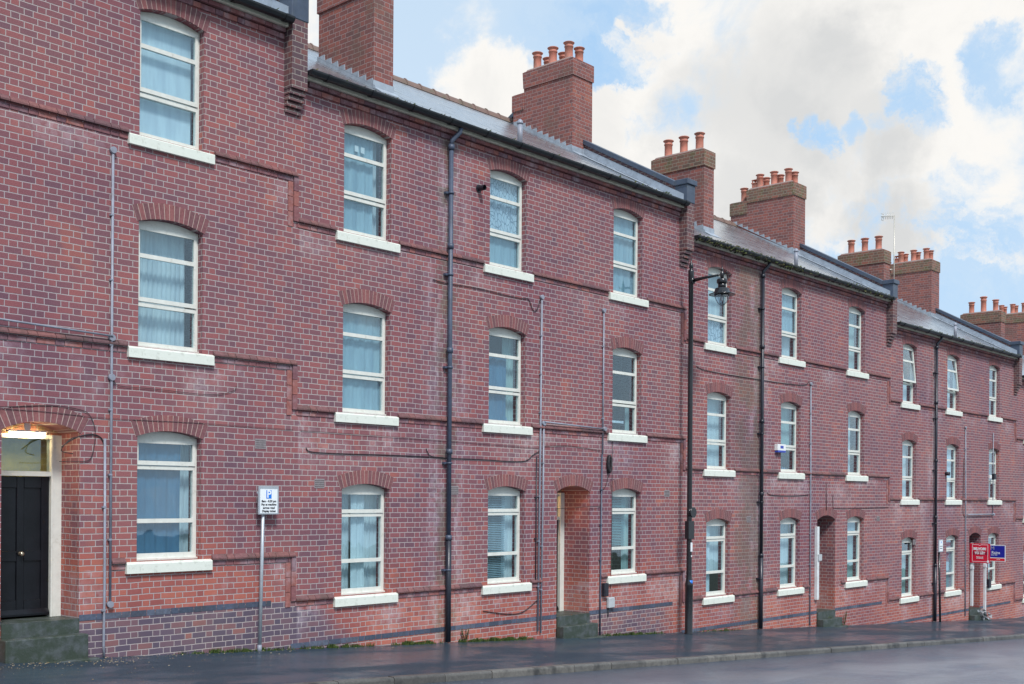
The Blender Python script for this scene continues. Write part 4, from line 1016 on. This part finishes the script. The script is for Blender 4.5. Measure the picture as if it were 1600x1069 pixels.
# ------------------------------------------------------------------ letting boards
def board(name, label, x, zlo, ztop, y0, y1, bz0, bz1, kind):
    t = thing(name, label, 'letting board', (x, 0, zlo), 'letting boards by the door')
    mb = MB(); mb.box(-.035, .035, -.085, -.0, 0, ztop - zlo); mb.box(-.06, .06, -.10, -.0, bz0 - zlo - .22, bz0 - zlo - .10); bevel(mb.build('post', 'timber_white', t), .005)
    zc = (bz0 + bz1) / 2 - zlo; yc = (y0 + y1) / 2; hw = (y0 - y1) / 2; hz = (bz1 - bz0) / 2
    X = (0, -1, 0); fx = -.045
    if kind == 'red':
        mb = MB(); mb.box(-.055, -.04, y1, y0, bz0 - zlo, bz1 - zlo); mb.build('panel', 'board_red', t)
        mb = MB(); q = -.0571; b = .012; i_ = .055
        zt, zb_ = zc + hz - .05, zc - hz + .055; ya, yb = y0 - .085, y1 + .065
        mb.box(q, -.0551, ya - b, ya, zb_, zt); mb.box(q, -.0551, yb, yb + b, zb_, zt); mb.box(q, -.0551, yb, ya, zb_ - b, zb_)
        mb.box(q, -.0551, yc + .05, ya, zt, zt + b); mb.box(q, -.0551, yb, yc - .05, zt, zt + b)
        mb.prism([(yc + .05, zt), (yc + .05, zt + b), (yc, zt - .03 + b), (yc, zt - .03)], 'x', q, -.0551); mb.prism([(yc, zt - .03), (yc, zt - .03 + b), (yc - .05, zt + b), (yc - .05, zt)], 'x', q, -.0551)
        mb.tube([(-.0551, yb, zb_), (-.0585, yb, zb_)], .042, 16)
        mb.build('white_border', 'sign_white', t)
        mb = MB(); mb.box(q, -.0552, yb + b, ya - b, zc - .055, zc + .055); mb.build('dark_band', 'board_dark', t)
        lettering([(text_mesh('BELVOIR!', .115, 'sign_white', .001, .006, .90), .0, zc + .145), (text_mesh('TO LET', .105, 'sign_white', .001, .005), .0, zc), (text_mesh('0114 279 7060', .055, 'sign_white', .001, .002, .8) if False else text_mesh('belvoir.co.uk', .055, 'sign_white', .001, .002, .8), 0, zc - .13),
                   (text_mesh('Sales & Lettings', .036, 'sign_white', .001, .001), 0, zc + .075), (text_mesh('residential lettings', .032, 'sign_white', .001, .001), 0, zc - .175)], 'lettering', t, X, (-.0585, yc, 0))
    else:
        mb = MB(); mb.box(-.055, -.04, y1, y0, bz0 - zlo, bz1 - zlo); mb.build('panel', 'sign_white', t)
        mb = MB(); e = .02; mb.box(-.0571, -.0551, y1 + e, y0 - e, zc - hz + .14, zc + hz - e); mb.build('blue_field', 'board_blue', t)
        mb = MB(); mb.box(-.0571, -.0551, y1 + e, y0 - e, zc - hz + e, zc - hz + .11); mb.build('red_band', 'board_brightred', t)
        lettering([(text_mesh('h Rains', .135, 'sign_white', .001, .002), -.10 * 0 + .0, zc + .02), (text_mesh('since 1969', .05, 'sign_white', .001, .001), 0, zc - .06), (text_mesh('M', .17, 'plastic_grey', .001, -.001, 1.1), -.06, zc + .17),
                   (text_mesh('to let', .05, 'sign_white', .001, .001), .14, zc - .215)], 'lettering', t, X, (-.0585, yc, 0))
board('letting_board', 'red TO LET board with white lettering on a white post by the far door', 39.62, -1.99, .16, .02, -.66, -.51, .15, 'red')
board('letting_board', 'dark blue board with red strip, partly behind the red TO LET board', 40.83, -2.29, .02, .0, -.75, -.50, .065, 'blue')
# bare white post by house C's door
t = thing('board_post', 'bare white timber post with a small bracket, left of the unlit dark door recess', 'post', (28.43, 0, -1.09))
mb = MB(); mb.box(-.055, .055, -.09, -.001, 0, 1.96); bevel(mb.build('post', 'timber_white', t), .006)
mb = MB(); mb.box(-.04, .15, -.12, -.0905, 1.05, 1.22); mb.build('bracket', 'plastic_grey', t)

# ------------------------------------------------------------------ weeds, leaves, rubbish at the wall foot
def tufts(name, label, spans, n, hmin, hmax, mt, yr=(-.16, -.005), wdt=.006):
    mb = MB()
    for k in range(n):
        a, b, dens = random.choices(spans, weights=[s_[2] for s_ in spans])[0]
        x = random.triangular(a, b); x += .09 * sin(x * 23) + .05 * sin(x * 61); y = -abs(random.gauss(0, .05)) - .004; y = max(y, yr[0]); h = random.uniform(hmin, hmax) * (.45 + .55 * abs(sin(x * 7.3))); an = random.uniform(0, 2 * pi)
        dx, dy = cos(an) * wdt, sin(an) * wdt; lx, ly = random.uniform(-.5, .5) * h, -abs(random.uniform(0, .5)) * h; z = zg(x) - .004
        mb.add([(x - dx, y - dy, z), (x + dx, y + dy, z), (x + dx * .7 + lx * .5, y + dy * .7 + ly * .4, z + h * .65), (x + lx, y + ly, z + h)], [(0, 1, 2), (0, 2, 3)])
    return tag(mb.build(name, mt), label, 'weeds', kind='stuff')
tufts('weeds', 'green grass and weeds growing along the foot of the brick wall', [(9.0, 11.2, 5), (11.2, 12.8, 4), (13.2, 14.3, 7), (14.75, 16.9, 16), (18.7, 21.4, 6), (22.5, 24.6, 1), (28.8, 29.9, 2)], 9000, .01, .085, 'grass_green')
def sprig(name, label, x, y, h, n):
    mb = MB(); z = zg(x)
    for k in range(n):
        a = random.uniform(0, 2 * pi); P = [Vector((x, y, z))]; 
        for s_ in range(4): P.append(P[-1] + Vector((cos(a) * .02 + random.uniform(-.02, .02), sin(a) * .012 - .004, h / 4 * random.uniform(.6, 1.1))))
        mb.mi = 1; mb.tube(P, .003, 5); mb.mi = 0
        for p in P[1:]:
            for q in range(6):
                b = random.uniform(0, 2 * pi); d = Vector((cos(b), sin(b), random.uniform(-.2, .5))) * random.uniform(.015, .035); e = d.cross(Vector((0, 0, 1))).normalized() * .009
                mb.add([p, p + d * .5 + e, p + d, p + d * .5 - e], [(0, 1, 2, 3)])
    return tag(mb.build(name, ['grass_green', 'moss']), label, 'weed')
sprig('weed_plant', 'leafy weed clump against the wall foot left of the double grey conduits', 14.95, -.06, .26, 9)
sprig('weed_plant', 'straggly dry weed at the wall foot right of the door behind the street lamp', 30.0, -.08, .42, 9)
sprig('weed_plant', 'small weed in the dark door recess behind the street lamp', 29.0, -.12, .30, 6)
mb = MB()
for k in range(420):
    x = random.choice([random.uniform(5.5, 8.3), random.uniform(5.5, 11), random.uniform(6, 34)]); y = -random.expovariate(3.2) - .02
    if x < 7.9: y -= .28
    if y < -3.1: continue
    z = zg(x) + .004; s_ = random.uniform(.006, .022); a = random.uniform(0, 2 * pi); c, s2 = cos(a) * s_, sin(a) * s_
    mb.add([(x - c, y - s2, z), (x + s2 * .5, y - c * .5, z + .006), (x + c, y + s2, z + .003), (x - s2 * .5, y + c * .5, z + .008)], [(0, 1, 2, 3)])
tag(mb.build('fallen_leaves', 'dry_leaf'), 'small pale fallen leaves scattered on the wet pavement', 'leaves', kind='stuff')
mb = MB()
for k in range(46):
    x = 40.15 + random.uniform(-.32, .38); y = -.28 + random.uniform(-.10, .12); z = zg(x) + random.uniform(.03, .42) * (1 - abs(x - 40.15)); s_ = random.uniform(.04, .10)
    vs = [(x + random.uniform(-s_, s_), y + random.uniform(-s_, s_), z + random.uniform(-s_, s_) * .8) for _ in range(5)]
    mb.add(vs, [(0, 1, 2), (0, 2, 3), (0, 3, 4), (1, 3, 2), (0, 4, 1), (1, 4, 3)])
tag(mb.build('rubbish_pile', 'rubbish'), 'crumpled grey and white rubbish on the step under the letting boards', 'rubbish')

SC.render.engine = 'CYCLES'
SC.cycles.max_bounces = 8; SC.cycles.transparent_max_bounces = 12
